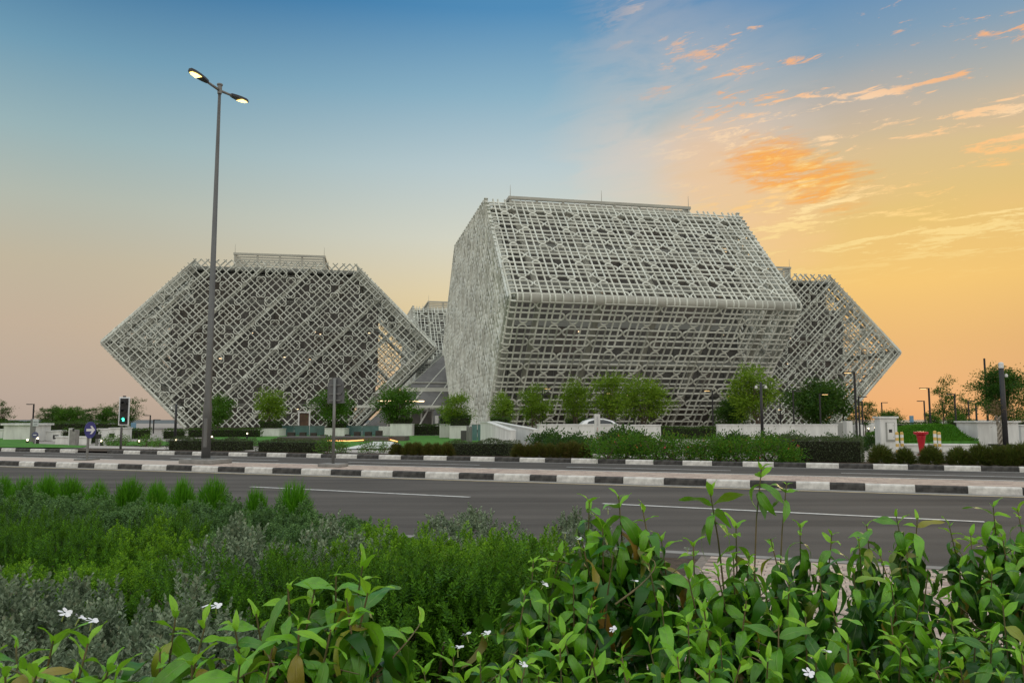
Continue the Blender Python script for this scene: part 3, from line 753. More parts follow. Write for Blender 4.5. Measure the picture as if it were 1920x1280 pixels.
def hedge_mesh(size, leaf, m, seed, dens=260, round_=0.12, taper=1.0, ragged=0.05, top=0.0):
    """clipped hedge: leaves over the faces of a box and a layer beneath them, on a twiggy core"""
    rng = np.random.default_rng(seed); x, y, z = size; acc = NP()
    faces = [((x, y), 4), ((x, z), 0), ((x, z), 2), ((y, z), 1), ((y, z), 3)]
    for (a, b), f in faces:
        n = max(20, int(a*b*dens)); p = rng.uniform(-.5, .5, (n, 2)); dpt = np.abs(rng.normal(size=n))*ragged*1.4 - ragged*.6
        P = np.zeros((n, 3))
        if f == 4: P[:, 0] = p[:, 0]*x; P[:, 1] = p[:, 1]*y; P[:, 2] = z-dpt; nn = (0, 0, 1)
        elif f in (0, 2):
            sg = -1 if f == 0 else 1; P[:, 0] = p[:, 0]*x; P[:, 1] = sg*(y/2-dpt); P[:, 2] = (p[:, 1]+.5)*z; nn = (0, sg, .25)
        else:
            sg = 1 if f == 1 else -1; P[:, 0] = sg*(x/2-dpt); P[:, 1] = p[:, 0]*y; P[:, 2] = (p[:, 1]+.5)*z; nn = (sg, 0, .25)
        D = np.array(nn)*0.7 + unit(n, rng); acc.add(leaf_quads(P, D, leaf, leaf*.5, rng))
    V = np.concatenate(acc.V)
    k = 1-(1-taper)*(1-np.clip(V[:, 2]/z, 0, 1)); V[:, 0] *= k; V[:, 1] *= k
    V[:, 2] += (np.sin(V[:, 0]*1.7+seed)+np.sin(V[:, 0]*4.1+V[:, 1]*2+seed*2))*ragged*.6*np.clip(V[:, 2]/z, 0, 1)
    ee = np.clip((np.abs(V[:, 0])/(x/2)-1+round_*2), 0, 1); V[:, 2] -= ee**2*round_*z*np.clip(V[:, 2]/z, 0, 1)
    me = npmesh('foliage', V, np.concatenate(acc.F), m)
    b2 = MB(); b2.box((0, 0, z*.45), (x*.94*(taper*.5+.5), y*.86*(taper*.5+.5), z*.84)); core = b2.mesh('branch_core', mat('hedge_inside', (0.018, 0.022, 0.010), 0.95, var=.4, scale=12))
    return me, core
def hedge(px0, px1, Y, y_top, label, m=None, leaf=.10, dep=0.9, z=0.0, group='clipped hedges on the plaza', rz=0.0, taper=1.0, ragged=.05, dens=260, name='hedge', seed=None):
    x0, x1 = xat(px0, Y), xat(px1, Y); h = zat(y_top, Y)-z; c = ((x0+x1)/2, Y+dep/2, z)
    me, core = hedge_mesh(((x1-x0)/math.cos(rz), dep, h), leaf, m or L_HEDGE, seed if seed is not None else abs(int(px0)), dens, taper=taper, ragged=ragged)
    t = thing(name, label, 'hedge', c, rz, group); part('foliage', me, t); part('branch_core', core, t); return t
def ball_mesh(seed, m, n=900, r=.5, h=.8, leaf=.16, wid=.03):
    rng = np.random.default_rng(seed); acc = NP()
    D = unit(n, rng); D[:, 2] = np.abs(D[:, 2])*1.1 + .12; D /= np.linalg.norm(D, axis=1)[:, None]
    rad = np.array([r, r, h]); P = D*rad*rng.uniform(.30, .86, (n, 1)); P[:, 2] += .02
    k = rng.uniform(.7, 1.1, n)
    acc.add(leaf_quads(P, D*np.array([1, 1, 1.05])+np.array([0, 0, .02])+unit(n, rng)*.28, leaf*2.0, wid, rng, 0.25))
    return acc.mesh('blades', m)
def sprig_mesh(seed, m, n_sp=360, r=.45, h=.85, sl=.16, per=20, leaf=.034, wid=.011, up=0.75, ang=.75, inner=1500):
    """shrub of upright leafy shoots over a dome, with older leaves inside"""
    rng = np.random.default_rng(seed); acc = NP()
    th = rng.uniform(0, 2*np.pi, n_sp); rr_ = np.sqrt(rng.uniform(0, 1, n_sp)); lump = 1+.18*np.sin(th*3+seed)+.10*np.sin(th*7)
    prof = np.sqrt(np.clip(1-rr_**2.6, 0, 1))
    nc = 17; cr_ = np.sqrt((np.arange(nc)+.5)/nc)*rng.uniform(.85, 1.1, nc); ct = np.arange(nc)*2.4+rng.uniform(-.3, .3, nc); ch = rng.uniform(.66, 1.08, nc)
    ci = rng.integers(0, nc, n_sp); sx, sy = rng.normal(size=n_sp)*.115, rng.normal(size=n_sp)*.115
    X, Yc = cr_[ci]*np.cos(ct[ci])+sx, cr_[ci]*np.sin(ct[ci])+sy; rr_ = np.minimum(np.hypot(X, Yc), 1.12); th = np.arctan2(Yc, X)
    prof = np.sqrt(np.clip(1-(rr_*.9)**2.6, 0, 1)); dd = np.hypot(sx, sy)/.115
    B = np.stack([X*r, Yc*r, h*(.06+.80*prof)*ch[ci]*(1-.10*dd)*(1+.05*rng.normal(size=n_sp))], 1)
    low = rng.uniform(size=n_sp) < .25                 # shoots lower on the flank
    B[low, 0] = np.cos(th[low])*r*1.0; B[low, 1] = np.sin(th[low])*r*1.0; B[low, 2] = h*rng.uniform(.10, .5, low.sum())
    out = np.stack([np.cos(th), np.sin(th), np.zeros(n_sp)], 1)*(rr_**2)[:, None]
    D = out*(1-up) + np.array([0, 0, up]) + rng.normal(size=(n_sp, 3))*.16; D /= np.linalg.norm(D, axis=1)[:, None]
    Ls = sl*rng.uniform(.6, 1.15, n_sp)
    f = np.tile(np.linspace(.08, 1.0, per), n_sp); idx = np.repeat(np.arange(n_sp), per)
    P = B[idx] + D[idx]*(Ls[idx]*f)[:, None]
    Dd, S, Nn = frame_of(D, rng); a = np.tile(np.arange(per)*2.4, n_sp)+rng.uniform(0, 6.28, n_sp)[idx]
    side = S[idx]*np.cos(a)[:, None] + Nn[idx]*np.sin(a)[:, None]
    LD = D[idx]*(1-ang*(1-f*.65))[:, None] + side*(ang*(1-f*.55))[:, None]
    lv = leaf*(1-.35*f)
    n = len(P); Dn = LD/np.linalg.norm(LD, axis=1)[:, None]
    Sx = np.cross(Dn, D[idx]); Sx /= np.linalg.norm(Sx, axis=1)[:, None]+1e-9; Nz = np.cross(Sx, Dn)
    L = (lv*rng.uniform(.75, 1.2, n))[:, None]; Wd = (wid*rng.uniform(.8, 1.2, n))[:, None]
    V = np.stack([P, P+Dn*L*.6+Sx*Wd*.5+Nz*L*.03, P+Dn*L, P+Dn*L*.6-Sx*Wd*.5+Nz*L*.03], 1).reshape(-1, 3)
    acc.add((V, np.arange(4*n).reshape(n, 4)))
    Pi = unit(inner, rng)*rng.uniform(.3, .95, (inner, 1)); Pi[:, 2] = np.abs(Pi[:, 2]); Pi = Pi*np.array([r*.95, r*.95, h*.82])
    acc.add(leaf_quads(Pi, unit(inner, rng)+np.array([0, 0, .4]), leaf*1.3, wid*1.5, rng))
    stems = MB()
    for k in range(14):
        a = 2*math.pi*k/14; e = (math.cos(a)*r*.8, math.sin(a)*r*.8, h*.5); stems.tube([(0.05*math.cos(a), .05*math.sin(a), 0), (e[0]*.5, e[1]*.5, h*.22), e], [.012, .009, .005], 5)
    return acc.mesh('foliage', m), stems.mesh('stem', M_BARK)

# ================================================================== PLANTS IN THE BEDS BEFORE THE CAMERA
SH = {'silver': [sprig_mesh(i, L_SILV, n_sp=520, r=.56, h=.84, sl=.13, per=15, leaf=.044, wid=.020, ang=.66, inner=1500) for i in range(3)],
      'sage': [sprig_mesh(20+i, L_SAGE, n_sp=640, r=.60, h=.84, sl=.085, per=13, leaf=.042, wid=.022, ang=.85, inner=1500) for i in range(3)],
      'rose': [sprig_mesh(40+i, L_ROSE, n_sp=560, r=.58, h=.88, sl=.16, per=34, leaf=.034, wid=.011, ang=.84, inner=2000) for i in range(3)],
      'lime': [sprig_mesh(60+i, L_LIME, n_sp=720, r=.60, h=.84, sl=.085, per=18, leaf=.036, wid=.015, ang=.92, inner=1500) for i in range(3)]}
KINDS = {'silver': ('silver_shrub', 'silver grey leaved shrub'), 'sage': ('sage_shrub', 'grey green fine leaved shrub'), 'rose': ('needle_shrub', 'dark green needle leaved shrub'), 'lime': ('lime_shrub', 'bright green feathery shrub')}
def shrub_row(kind, items, where, group):
    """items: (px, Y, top height)"""
    nm, desc = KINDS[kind]
    for i, (px, Y, zt) in enumerate(sorted(items)):
        fo, stm = SH[kind][rnd.randrange(3)]; k = zt/.98
        lab = f'{desc}, {ORD[i]} from left {where}' if len(items) > 1 else f'{desc} {where}'
        t = thing(nm, lab, 'shrub', (xat(px, Y), Y, .08), rnd.uniform(0, 6.28), group); kx = k*rnd.uniform(.95, 1.15)
        t.scale = (kx, kx, k*rnd.uniform(.97, 1.04)); part('foliage', fo, t); part('stem', stm, t)
def row(p0, p1, n, Y0, Y1, z0, z1, jy=.15): return [(p0+(p1-p0)*i/(n-1)+rnd.uniform(-12, 12), Y0+(Y1-Y0)*i/(n-1)+rnd.uniform(-jy, jy), z0+(z1-z0)*i/(n-1)+rnd.uniform(-.07, .05)) for i in range(n)]
shrub_row('sage', row(-60, 640, 8, 9.8, 8.6, .97, .70), 'in the back row beside the road', 'grey green shrubs by the road')
shrub_row('sage', row(0, 560, 5, 8.5, 7.7, .90, .66), 'in the row just before the back row', 'grey green shrubs by the road')
shrub_row('rose', row(-60, 300, 3, 7.5, 7.2, .84, .80), 'in the dark rear row', 'dark green shrubs in the middle of the bed')
shrub_row('sage', row(450, 640, 2, 7.0, 7.0, .80, .80), 'behind the upper silver patch', 'grey green shrubs by the road')
shrub_row('rose', row(-40, 160, 2, 6.3, 6.2, .88, .84), 'in the dark row at the bed edge', 'dark green shrubs in the middle of the bed')
shrub_row('lime', row(290, 300, 2, 6.5, 5.7, .82, .74, .02), 'behind the silver shrubs', 'bright green shrubs in the middle of the bed')
shrub_row('lime', row(-30, 150, 2, 5.3, 5.2, .78, .76), 'in the nearer bright row', 'bright green shrubs in the middle of the bed')
shrub_row('silver', row(450, 640, 2, 5.9, 5.8, .92, .90), 'in the upper silver patch', 'silver shrubs in the bed')
shrub_row('rose', row(430, 620, 2, 4.9, 4.9, .84, .86), 'below the upper silver patch', 'dark green shrubs in the middle of the bed')
shrub_row('silver', row(-50, 350, 3, 4.25, 4.15, .86, .84), 'in the long silver patch', 'silver shrubs in the bed')
shrub_row('silver', row(60, 300, 2, 3.35, 3.3, .74, .72), 'in the nearest silver line', 'silver shrubs in the bed')
shrub_row('lime', row(690, 980, 4, 6.6, 6.3, .80, .78), 'behind the needle hedge', 'bright green shrubs behind the needle hedge')
shrub_row('lime', row(700, 980, 4, 5.6, 5.5, .88, .88), 'topping the needle hedge', 'bright green shrubs behind the needle hedge')
shrub_row('rose', row(720, 990, 4, 4.75, 4.6, .96, .96), 'in the needle hedge', 'needle shrubs forming a hedge')
shrub_row('silver', row(890, 1080, 2, 7.6, 7.3, .82, .80), 'peeping over the needle hedge', 'silver shrubs beyond the needle hedge')
TUFTM = [ball_mesh(5+i, L_TUFT, n=3000, r=.46, h=.66, leaf=.11, wid=.014) for i in range(3)]
for i, (px, yt, k) in enumerate(((8, 872, 1.1), (52, 876, 1.1), (96, 872, 1.05), (140, 874, 1.1), (190, 882, .85), (250, 876, 1.2), (300, 882, .9), (348, 880, .9), (405, 880, 1.1), (485, 900, .8), (555, 886, 1.15))):
    Y = su(Vector((0, 0, 0)))[0]; c = None
    for Yt in np.arange(9, 22, .05):
        p = Vector((xat(px, Yt), Yt, 0))
        if su(p)[1] > P_NEAR-.55: c = p; break
    hh = zat(yt+(8 if i < 7 else 3), c.y)-.1
    t = thing('grass_tuft', f'fluffy bright green grass tuft, {ORD[i]} from the left along the near road edge', 'grass tuft', (c.x, c.y, .1), rnd.uniform(0, 6), 'grass tufts along the road edge')
    t.scale = (k*.48, k*.48, max(.5, hh/.80)); part('blades', TUFTM[i % 3], t)

# broad-leaved shrubs close to the camera: every leaf an object
def leaf_mesh(seed, L=.095, Wd=.034, droop=.5, fold=.25, m=None):
    rr = random.Random(seed); NS = 7; V = []; F = []; UVs = []
    for i in range(NS+1):
        f = i/NS; w = Wd*.5*(math.sin(math.pi*min(1, f*.94+.03)**.85))**.9*(1-.15*f) if 0 < i < NS else .0012
        ang = droop*f*1.3; x = L*(math.sin(ang)/max(ang, 1e-3))*f if ang > 1e-3 else L*f
        x = L*f*math.cos(ang*.55); z = -L*f*math.sin(ang*.55) + L*.05*math.sin(f*math.pi)
        wave = Wd*.12*math.sin(f*9+seed*1.7); w *= 1-.10*max(0, math.sin(f*13+seed*2.3))
        for s in (-1, -.5, 0, .5, 1): V.append((x, w*s, z + abs(s)*w*fold*(1.2-abs(s)*.5) + wave*s)); UVs.append((.5+s*.5, f))
    for i in range(NS):
        for k in range(4): F.append((i*5+k, i*5+k+1, (i+1)*5+k+1, (i+1)*5+k))
    me = bpy.data.meshes.new('leaf'); me.from_pydata(V, [], F); me.materials.append(m)
    uv = me.uv_layers.new(name='UVMap')
    for lp in me.loops: uv.data[lp.index].uv = UVs[lp.vertex_index]
    me.polygons.foreach_set('use_smooth', [True]*len(F)); me.update(); return me
L_BROAD = leaf_mat('broad_leaf', (0.018, 0.13, 0.004), (0.17, 0.46, 0.012), 0.20, rough=0.32, spec=0.6, per_object=True, tip=(0.30, 0.19, 0.03))
L_YOUNG = leaf_mat('young_leaf', (0.17, 0.48, 0.010), (0.33, 0.66, 0.03), 0.36, rough=0.32, spec=0.5, per_object=True)
LV = [leaf_mesh(i, L=.112+.014*(i % 3), Wd=.038+.007*(i % 2), droop=.40+.28*i, fold=.15+.1*(i % 3), m=L_BROAD) for i in range(6)]
L_OLD_SHADE = leaf_mat('old_leaf_shade_tone', (0.008, 0.062, 0.005), (0.032, 0.15, 0.008), 0.12, rough=0.30, spec=0.55, per_object=True, tip=(0.34, 0.17, 0.03))  # older leaves, coloured extra dark to paint in shade low on the shoots
LO = [leaf_mesh(40+i, L=.125+.014*(i % 3), Wd=.043+.007*(i % 2), droop=.8+.34*i, fold=.12+.1*(i % 2), m=L_OLD_SHADE) for i in range(5)]
LY = [leaf_mesh(20+i, L=.066, Wd=.022, droop=.15+.2*i, fold=.5, m=L_YOUNG) for i in range(3)]
M_PETAL = mat('white_petal', (0.80, 0.81, 0.86), 0.6)
b2 = MB()
for k in range(5):
    a = 2*math.pi*k/5; ca, sa = math.cos(a), math.sin(a); out = [(.003, -.003), (.012, -.008), (.021, -.007), (.024, .002), (.018, .008), (.010, .006), (.003, .003)]
    b2.add([(x*ca-y*sa, x*sa+y*ca, .003+.05*(x*x)*10 + (.004 if y > 0 else 0)) for x, y in out], [tuple(range(7))])
FL_ME = b2.mesh('flower', M_PETAL, True)
b2 = MB(); b2.tube([(0, 0, -.03), (0, 0, 0)], [.0016, .0025], 5); FL_TUBE = b2.mesh('flower_tube', mat('flower_tube', (0.35, 0.42, 0.12), .6))
def lookdir(d, roll, r3):
    d = d.normalized(); q_ = d.to_track_quat('X', 'Z'); return (q_ @ Matrix.Rotation(roll, 3, 'X').to_quaternion()).to_euler()
L_INNER = leaf_mat('inner_leaf_shade_tone', (0.008, 0.062, 0.005), (0.045, 0.19, 0.010), 0.12, rough=0.35, spec=1.0, tip=(0.20, 0.13, 0.02))  # inner leaves; the shade inside the shrub is put into their dark colour
def broad_shrub(label, base, tips, seed, leaves=9, flowers=(), size=1.0, spread=1.0):
    leaves = leaves+1; size *= random.Random(seed*7+1).uniform(.74, .98)
    r3 = random.Random(seed); root = thing('broadleaf_shrub', label, 'shrub', base, 0, 'broad-leaved shrubs close to the camera')
    st_ = MB(); items = []; B = Vector(base)
    def shoot(p0, tip, n, r0):
        p0 = Vector(p0); tip = Vector(tip); mid = p0.lerp(tip, .6) + Vector((r3.uniform(-.11, .11), r3.uniform(-.11, .11), .03))
        P = [p0*(1-t)**2 + mid*2*t*(1-t) + tip*t*t for t in [i/7 for i in range(8)]]
        st_.tube([p-B for p in P], [r0*(1-.7*i/7) for i in range(8)], 5, cap=False)
        total = (tip-p0).length; a0 = r3.uniform(0, 6.28)
        for i in range(n):
            f = 1-(i+.4)*.034*size/max(total, .05)
            if f < .05: break
            k = f*7; j = min(6, int(k)); p = P[j].lerp(P[j+1], k-j); d = (P[j+1]-P[j]).normalized()
            for s in (0, math.pi):
                if len(items) >= 292: break
                a = a0 + i*math.pi/2 + s + r3.uniform(-.5, .5); sd = d.orthogonal().normalized(); sd = (Matrix.Rotation(a, 3, d) @ sd)
                if i == 0:
                    dr = d*1.0 + sd*.55; me = r3.choice(LY); sc = r3.uniform(.35, 1.05)*size
                elif i == 1:
                    dr = d*.55 + sd; me = r3.choice(LY+LV[:1]); sc = r3.uniform(.8, 1.1)*size
                else:
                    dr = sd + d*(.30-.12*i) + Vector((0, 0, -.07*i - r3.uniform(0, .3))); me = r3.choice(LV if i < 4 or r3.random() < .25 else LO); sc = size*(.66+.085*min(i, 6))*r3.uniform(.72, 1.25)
                items.append((p, dr + Vector((r3.uniform(-.25, .25), r3.uniform(-.25, .25), r3.uniform(-.3, .15))), me, sc, r3.uniform(-.8, .8)))
    for tp in tips:
        n = leaves if len(tp) < 4 else tp[3]; tip = Vector(tp[:3])
        foot = B + Vector(((tip.x-B.x)*.35, (tip.y-B.y)*.35, .0)) ; foot.z = B.z+.03
        shoot(foot, tip, n, .0065*size)
        if n > 5:                                   # side shoots
            for k in range(r3.choice((2, 3, 3))):
                f = r3.uniform(.40, .85); p = foot.lerp(tip, f) + Vector((0, 0, .03)); q_ = p + Vector((r3.uniform(-.17, .17)*spread, r3.uniform(-.14, .14)*spread, r3.uniform(.03, .14)))
                shoot(p, q_, 4, .0035*size)
    part('stem', st_.mesh('stem', M_STEM, True), root)
    iv = []; fv = []; nn = 0                              # crowded inner leaves further down, shade put into their dark colour
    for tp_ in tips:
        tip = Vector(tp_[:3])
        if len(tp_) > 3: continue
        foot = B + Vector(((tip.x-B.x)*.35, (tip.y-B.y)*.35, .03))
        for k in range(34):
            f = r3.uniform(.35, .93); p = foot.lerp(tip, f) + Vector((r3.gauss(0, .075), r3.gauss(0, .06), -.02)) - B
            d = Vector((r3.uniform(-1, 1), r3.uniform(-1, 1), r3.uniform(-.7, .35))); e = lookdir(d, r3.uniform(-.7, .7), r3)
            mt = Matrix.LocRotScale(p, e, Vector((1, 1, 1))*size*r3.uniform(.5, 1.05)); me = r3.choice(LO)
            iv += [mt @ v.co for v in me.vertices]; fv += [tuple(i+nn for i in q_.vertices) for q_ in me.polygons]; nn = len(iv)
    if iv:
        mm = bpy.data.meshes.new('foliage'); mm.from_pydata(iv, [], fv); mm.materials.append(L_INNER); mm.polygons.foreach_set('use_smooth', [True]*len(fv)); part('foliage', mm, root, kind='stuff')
    for p, d, me, sc, ro in items:
        o = part('leaf', me, root, p-B); o.rotation_euler = lookdir(d, ro, r3); o.scale = (sc, sc, sc)
    for (px, py, Y) in flowers:
        p = atd(px, py, Y); o = part('flower', FL_ME, root, p-B); o.rotation_euler = (r3.uniform(-.2, .7), r3.uniform(-.5, .5), r3.uniform(0, 6)); s = r3.uniform(.45, .62); o.scale = (s, s, s)
        part('flower_tube', FL_TUBE, o)
    return root
def tp(px, py, Y, n=None): p = atd(px, py, Y); return (p.x, p.y, p.z) if n is None else (p.x, p.y, p.z, n)
def ground_at(px, Y): return Vector((xat(px, Y), Y, .10))
r4 = random.Random(11)
def auto(px0, px1, y0, y1, Y0, Y1, n):
    out = []
    for i in range(n):
        f = (i+.5)/n; out.append(tp(px0+(px1-px0)*f+r4.uniform(-25, 25), r4.uniform(y0, y1), r4.uniform(Y0, Y1)))
    return out
broad_shrub('leafy shrub with one tall bare-stemmed shoot standing above all the others', ground_at(1470, 2.5),
    [tp(1428, 876, 2.35, 4), tp(1475, 905, 2.4, 3), tp(1500, 985, 2.5), tp(1560, 1000, 2.5), tp(1445, 1010, 2.3), tp(1405, 1040, 2.2), tp(1535, 1060, 2.2), tp(1480, 1090, 2.1)], 1)
broad_shrub('leafy shrub with a thin upright shoot crossing the white lane line', ground_at(1340, 2.5),
    [tp(1332, 925, 2.4, 4), tp(1380, 985, 2.5), tp(1300, 1020, 2.4), tp(1375, 1040, 2.3), tp(1345, 1075, 2.2), tp(1290, 1080, 2.2), tp(1400, 1120, 2.1), tp(1320, 1140, 2.0)], 2, flowers=((1290, 1030, 2.3),))
broad_shrub('tall leafy shrub at the end of the needle hedge, its top against the grey asphalt', ground_at(1170, 2.6),
    [tp(1105, 938, 2.4), tp(1160, 930, 2.45), tp(1205, 955, 2.5), tp(1185, 985, 2.5), tp(1130, 985, 2.4), tp(1240, 1010, 2.45), tp(1090, 1010, 2.3), tp(1215, 1050, 2.3), tp(1150, 1040, 2.2)], 3, flowers=((1140, 955, 2.35), (1060, 1000, 2.3), (1085, 1010, 2.3), (1190, 1090, 2.1)))
broad_shrub('dark leafy shrub low against the front of the needle hedge', ground_at(1040, 2.4),
    [tp(1000, 1050, 2.35), tp(1050, 1040, 2.4), tp(985, 1110, 2.2), tp(1030, 1130, 2.1), tp(1075, 1090, 2.2), tp(1110, 1130, 2.1), tp(1055, 1185, 1.95), tp(990, 1190, 1.95), tp(1120, 1200, 1.9)], 4, flowers=((1020, 1095, 2.15), (1150, 1180, 2.0)))
broad_shrub('leafy shrub between the single tall shoot and the yellowing right-hand shrub', ground_at(1660, 2.6),
    [tp(1625, 985, 2.6), tp(1610, 1010, 2.5), tp(1680, 965, 2.6), tp(1720, 970, 2.55), tp(1650, 1040, 2.4), tp(1700, 1030, 2.4), tp(1600, 1070, 2.25), tp(1670, 1090, 2.2), tp(1740, 1075, 2.3)], 5)
broad_shrub('leafy shrub at the far right edge with two upright shoots over the kerb', ground_at(1850, 2.6),
    [tp(1862, 948, 2.5), tp(1908, 955, 2.5), tp(1780, 985, 2.55), tp(1820, 1000, 2.5), tp(1880, 1010, 2.4), tp(1930, 1015, 2.4), tp(1800, 1060, 2.3), tp(1860, 1070, 2.2), tp(1930, 1090, 2.2)], 6)
broad_shrub('low leafy shrub with a large white flower above the pink pavers', ground_at(1520, 2.05),
    [tp(1510, 1150, 2.0), tp(1460, 1170, 1.95), tp(1560, 1140, 2.0), tp(1590, 1200, 1.85), tp(1440, 1230, 1.8), tp(1530, 1235, 1.75, 4)], 7, flowers=((1550, 1222, 1.62), (1515, 1262, 1.6)))
broad_shrub('low leafy shrub with a bright upright leaf pair, beside the lower right corner', ground_at(1720, 2.05),
    [tp(1725, 1130, 2.0), tp(1670, 1150, 1.95), tp(1780, 1150, 2.0), tp(1690, 1210, 1.85), tp(1760, 1215, 1.85), tp(1830, 1190, 1.9), tp(1640, 1250, 1.75)], 8)
broad_shrub('dense leafy shrub filling the lower right corner', ground_at(1880, 2.0),
    [tp(1880, 1130, 1.95), tp(1930, 1150, 1.95), tp(1860, 1200, 1.85), tp(1915, 1220, 1.8), tp(1800, 1250, 1.8), tp(1880, 1270, 1.7)], 9)
broad_shrub('low leafy shrub along the lower edge below the white lane line', ground_at(1300, 2.0),
    [tp(1240, 1130, 2.0), tp(1290, 1165, 1.95), tp(1350, 1190, 1.9), tp(1215, 1200, 1.85), tp(1270, 1230, 1.8), tp(1330, 1255, 1.75), tp(1390, 1240, 1.8)], 10)
broad_shrub('low dark leafy shrub with a whorl of long leaves, lower edge below the dark shrub', ground_at(1110, 1.9),
    [tp(1050, 1215, 1.85), tp(1110, 1240, 1.75), tp(1165, 1225, 1.8), tp(1010, 1260, 1.7), tp(1180, 1270, 1.7)], 11)
broad_shrub('small leafy shrub with pale blue-white flowers in the shade of the needle hedge', ground_at(880, 1.85),
    [tp(850, 1225, 1.8), tp(900, 1235, 1.75), tp(795, 1258, 1.7), tp(940, 1260, 1.7), tp(985, 1245, 1.75), tp(870, 1275, 1.65)], 12, flowers=((875, 1190, 1.8), (858, 1215, 1.75), (912, 1188, 1.8), (980, 1246, 1.66)))
broad_shrub('large drooping-leaved shrub in front of the silver patch, long leaves hanging down', ground_at(610, 1.9),
    [tp(680, 1060, 1.75), tp(630, 1075, 1.8), tp(590, 1105, 1.8), tp(650, 1120, 1.65), tp(540, 1100, 1.75), tp(560, 1170, 1.6), tp(620, 1180, 1.55), tp(690, 1110, 1.65, 6)], 13, size=1.2)
broad_shrub('bright leafy shrub with small cream buds, left of the drooping-leaved shrub', ground_at(400, 1.8),
    [tp(330, 1150, 1.75), tp(385, 1170, 1.65), tp(440, 1175, 1.7), tp(480, 1150, 1.75), tp(300, 1215, 1.6), tp(360, 1240, 1.5), tp(450, 1240, 1.5), tp(510, 1215, 1.6)], 14, size=1.12, flowers=((380, 1140, 1.7), (405, 1137, 1.7)))
broad_shrub('leafy shrub with white flowers in the lower left corner', ground_at(90, 1.8),
    [tp(30, 1205, 1.7), tp(100, 1200, 1.65), tp(165, 1205, 1.65), tp(10, 1260, 1.5), tp(70, 1260, 1.5), tp(140, 1265, 1.5), tp(205, 1250, 1.6)], 15, size=1.1, flowers=((121, 1150, 1.65), (149, 1158, 1.65), (172, 1165, 1.65)))

# ================================================================== FAR SIDE OF THE ROAD
# lawns
def lawn(name, pts, z=0.03):
    b3 = MB(); b3.add([(*flat(at(px, py))[:2], z) for px, py in pts], [tuple(range(len(pts)))]); return setting(b3.build(name, M_TURF))
lawn('lawn', [(1000, 834), (700, 841), (640, 838), (480, 836), (410, 828), (400, 820), (520, 816), (840, 817), (1000, 824)][::-1])
lawn('lawn', [(-60, 822), (58, 822), (62, 836), (168, 841), (150, 845), (-60, 843)], 0.16)
lawn('lawn', [(200, 836), (310, 836), (360, 832), (300, 828), (200, 829)], .05)
# long hedge strips by the far kerb
hedge(306, 470, 38.6, 824, 'low grey green hedge by the far kerb beside the big street lamp foot', L_GREYH, .075, 1.2, .1, 'low hedges along the far kerb', RZ, ragged=.07, dens=420)
hedge(480, 612, 36.6, 827, 'low grey green hedge by the far kerb next to the back of the round sign', L_GREYH, .075, 1.2, .1, 'low hedges along the far kerb', RZ, ragged=.07, dens=420)
hedge(842, 965, 33.2, 829, 'low grey green hedge by the far kerb below the white ramp', L_GREYH, .075, 1.2, .1, 'low hedges along the far kerb', RZ, ragged=.09, dens=420)
hedge(1480, 1618, 28.2, 822, 'square clipped grey green hedge by the far kerb, the longest clipped one', L_GREYH, .07, 1.3, .1, 'low hedges along the far kerb', RZ, ragged=.05, dens=480)
# loose bushes
def bush_mesh(seed, m, rx=.9, ry=.7, h=1.0, clumps=26, per=60, leaf=.09, extra=None):
    rng = np.random.default_rng(seed); acc = NP(); d = unit(clumps, rng); d[:, 2] = np.abs(d[:, 2])
    for c in d*rng.uniform(.45, .85, (clumps, 1))*np.array([rx, ry, h])+np.array([0, 0, .12]):
        n = int(per*rng.uniform(.6, 1.4)); P = c + rng.normal(size=(n, 3))*.16; acc.add(leaf_quads(P, (P-c)*3+unit(n, rng)*.5+np.array([0, 0, .25]), leaf, leaf*.45, rng), 0)
    if extra:
        P = unit(extra, rng)*np.array([rx, ry, h])*.8; P[:, 2] = np.abs(P[:, 2])*.9+.2; acc.add(leaf_quads(P, unit(extra, rng), .09, .08, rng), 1)
    st2 = MB()
    for k in range(7): a = rng.uniform(0, 6.28); st2.tube([(0, 0, 0), (math.cos(a)*rx*.3, math.sin(a)*ry*.3, h*.35), (math.cos(a)*rx*.6, math.sin(a)*ry*.6, h*.7)], [.022, .015, .008], 5)
    return acc.mesh('foliage', [m, L_FLOW if seed % 2 else L_PINK]), st2.mesh('stem', M_BARK)
BM = [bush_mesh(i, L_BUSH, extra=9 if i in (1,) else (5 if i == 4 else None)) for i in range(5)]
for i, px in enumerate(np.linspace(1128, 1470, 12)):
    p = flat(at(px, 866 + (px-960)*.0183)); s, pp = su(p); p = sp(s, P_FAR+1.0+rnd.uniform(-.2, .35), .1)
    fo, stm = BM[(1 if i == 1 else 4 if i == 10 else i) % 5]; zt = zat(806+(px-1128)*.02+rnd.uniform(-4, 6), p.y)
    lab = {1: 'leafy bush flecked with orange flowers, beside the white totem sign', 10: 'leafy bush with a few red flowers near the clipped hedge'}.get(i, f'loose green bush, {ORD[i]} from the left in the bushy row by the far kerb')
    t = thing('bush', lab, 'bush', p, rnd.uniform(0, 6), 'loose bushes in the row by the far kerb'); t.scale = (1.05, 1.05, (zt-.1)/1.12); part('foliage', fo, t); part('stem', stm, t)
OL = [bush_mesh(60+i, leaf_mat('oleander_leaf', (0.02, 0.06, 0.018), (0.05, 0.12, 0.03), .25), 1.0, .8, 1.2, 30, 55, .17) for i in range(2)]
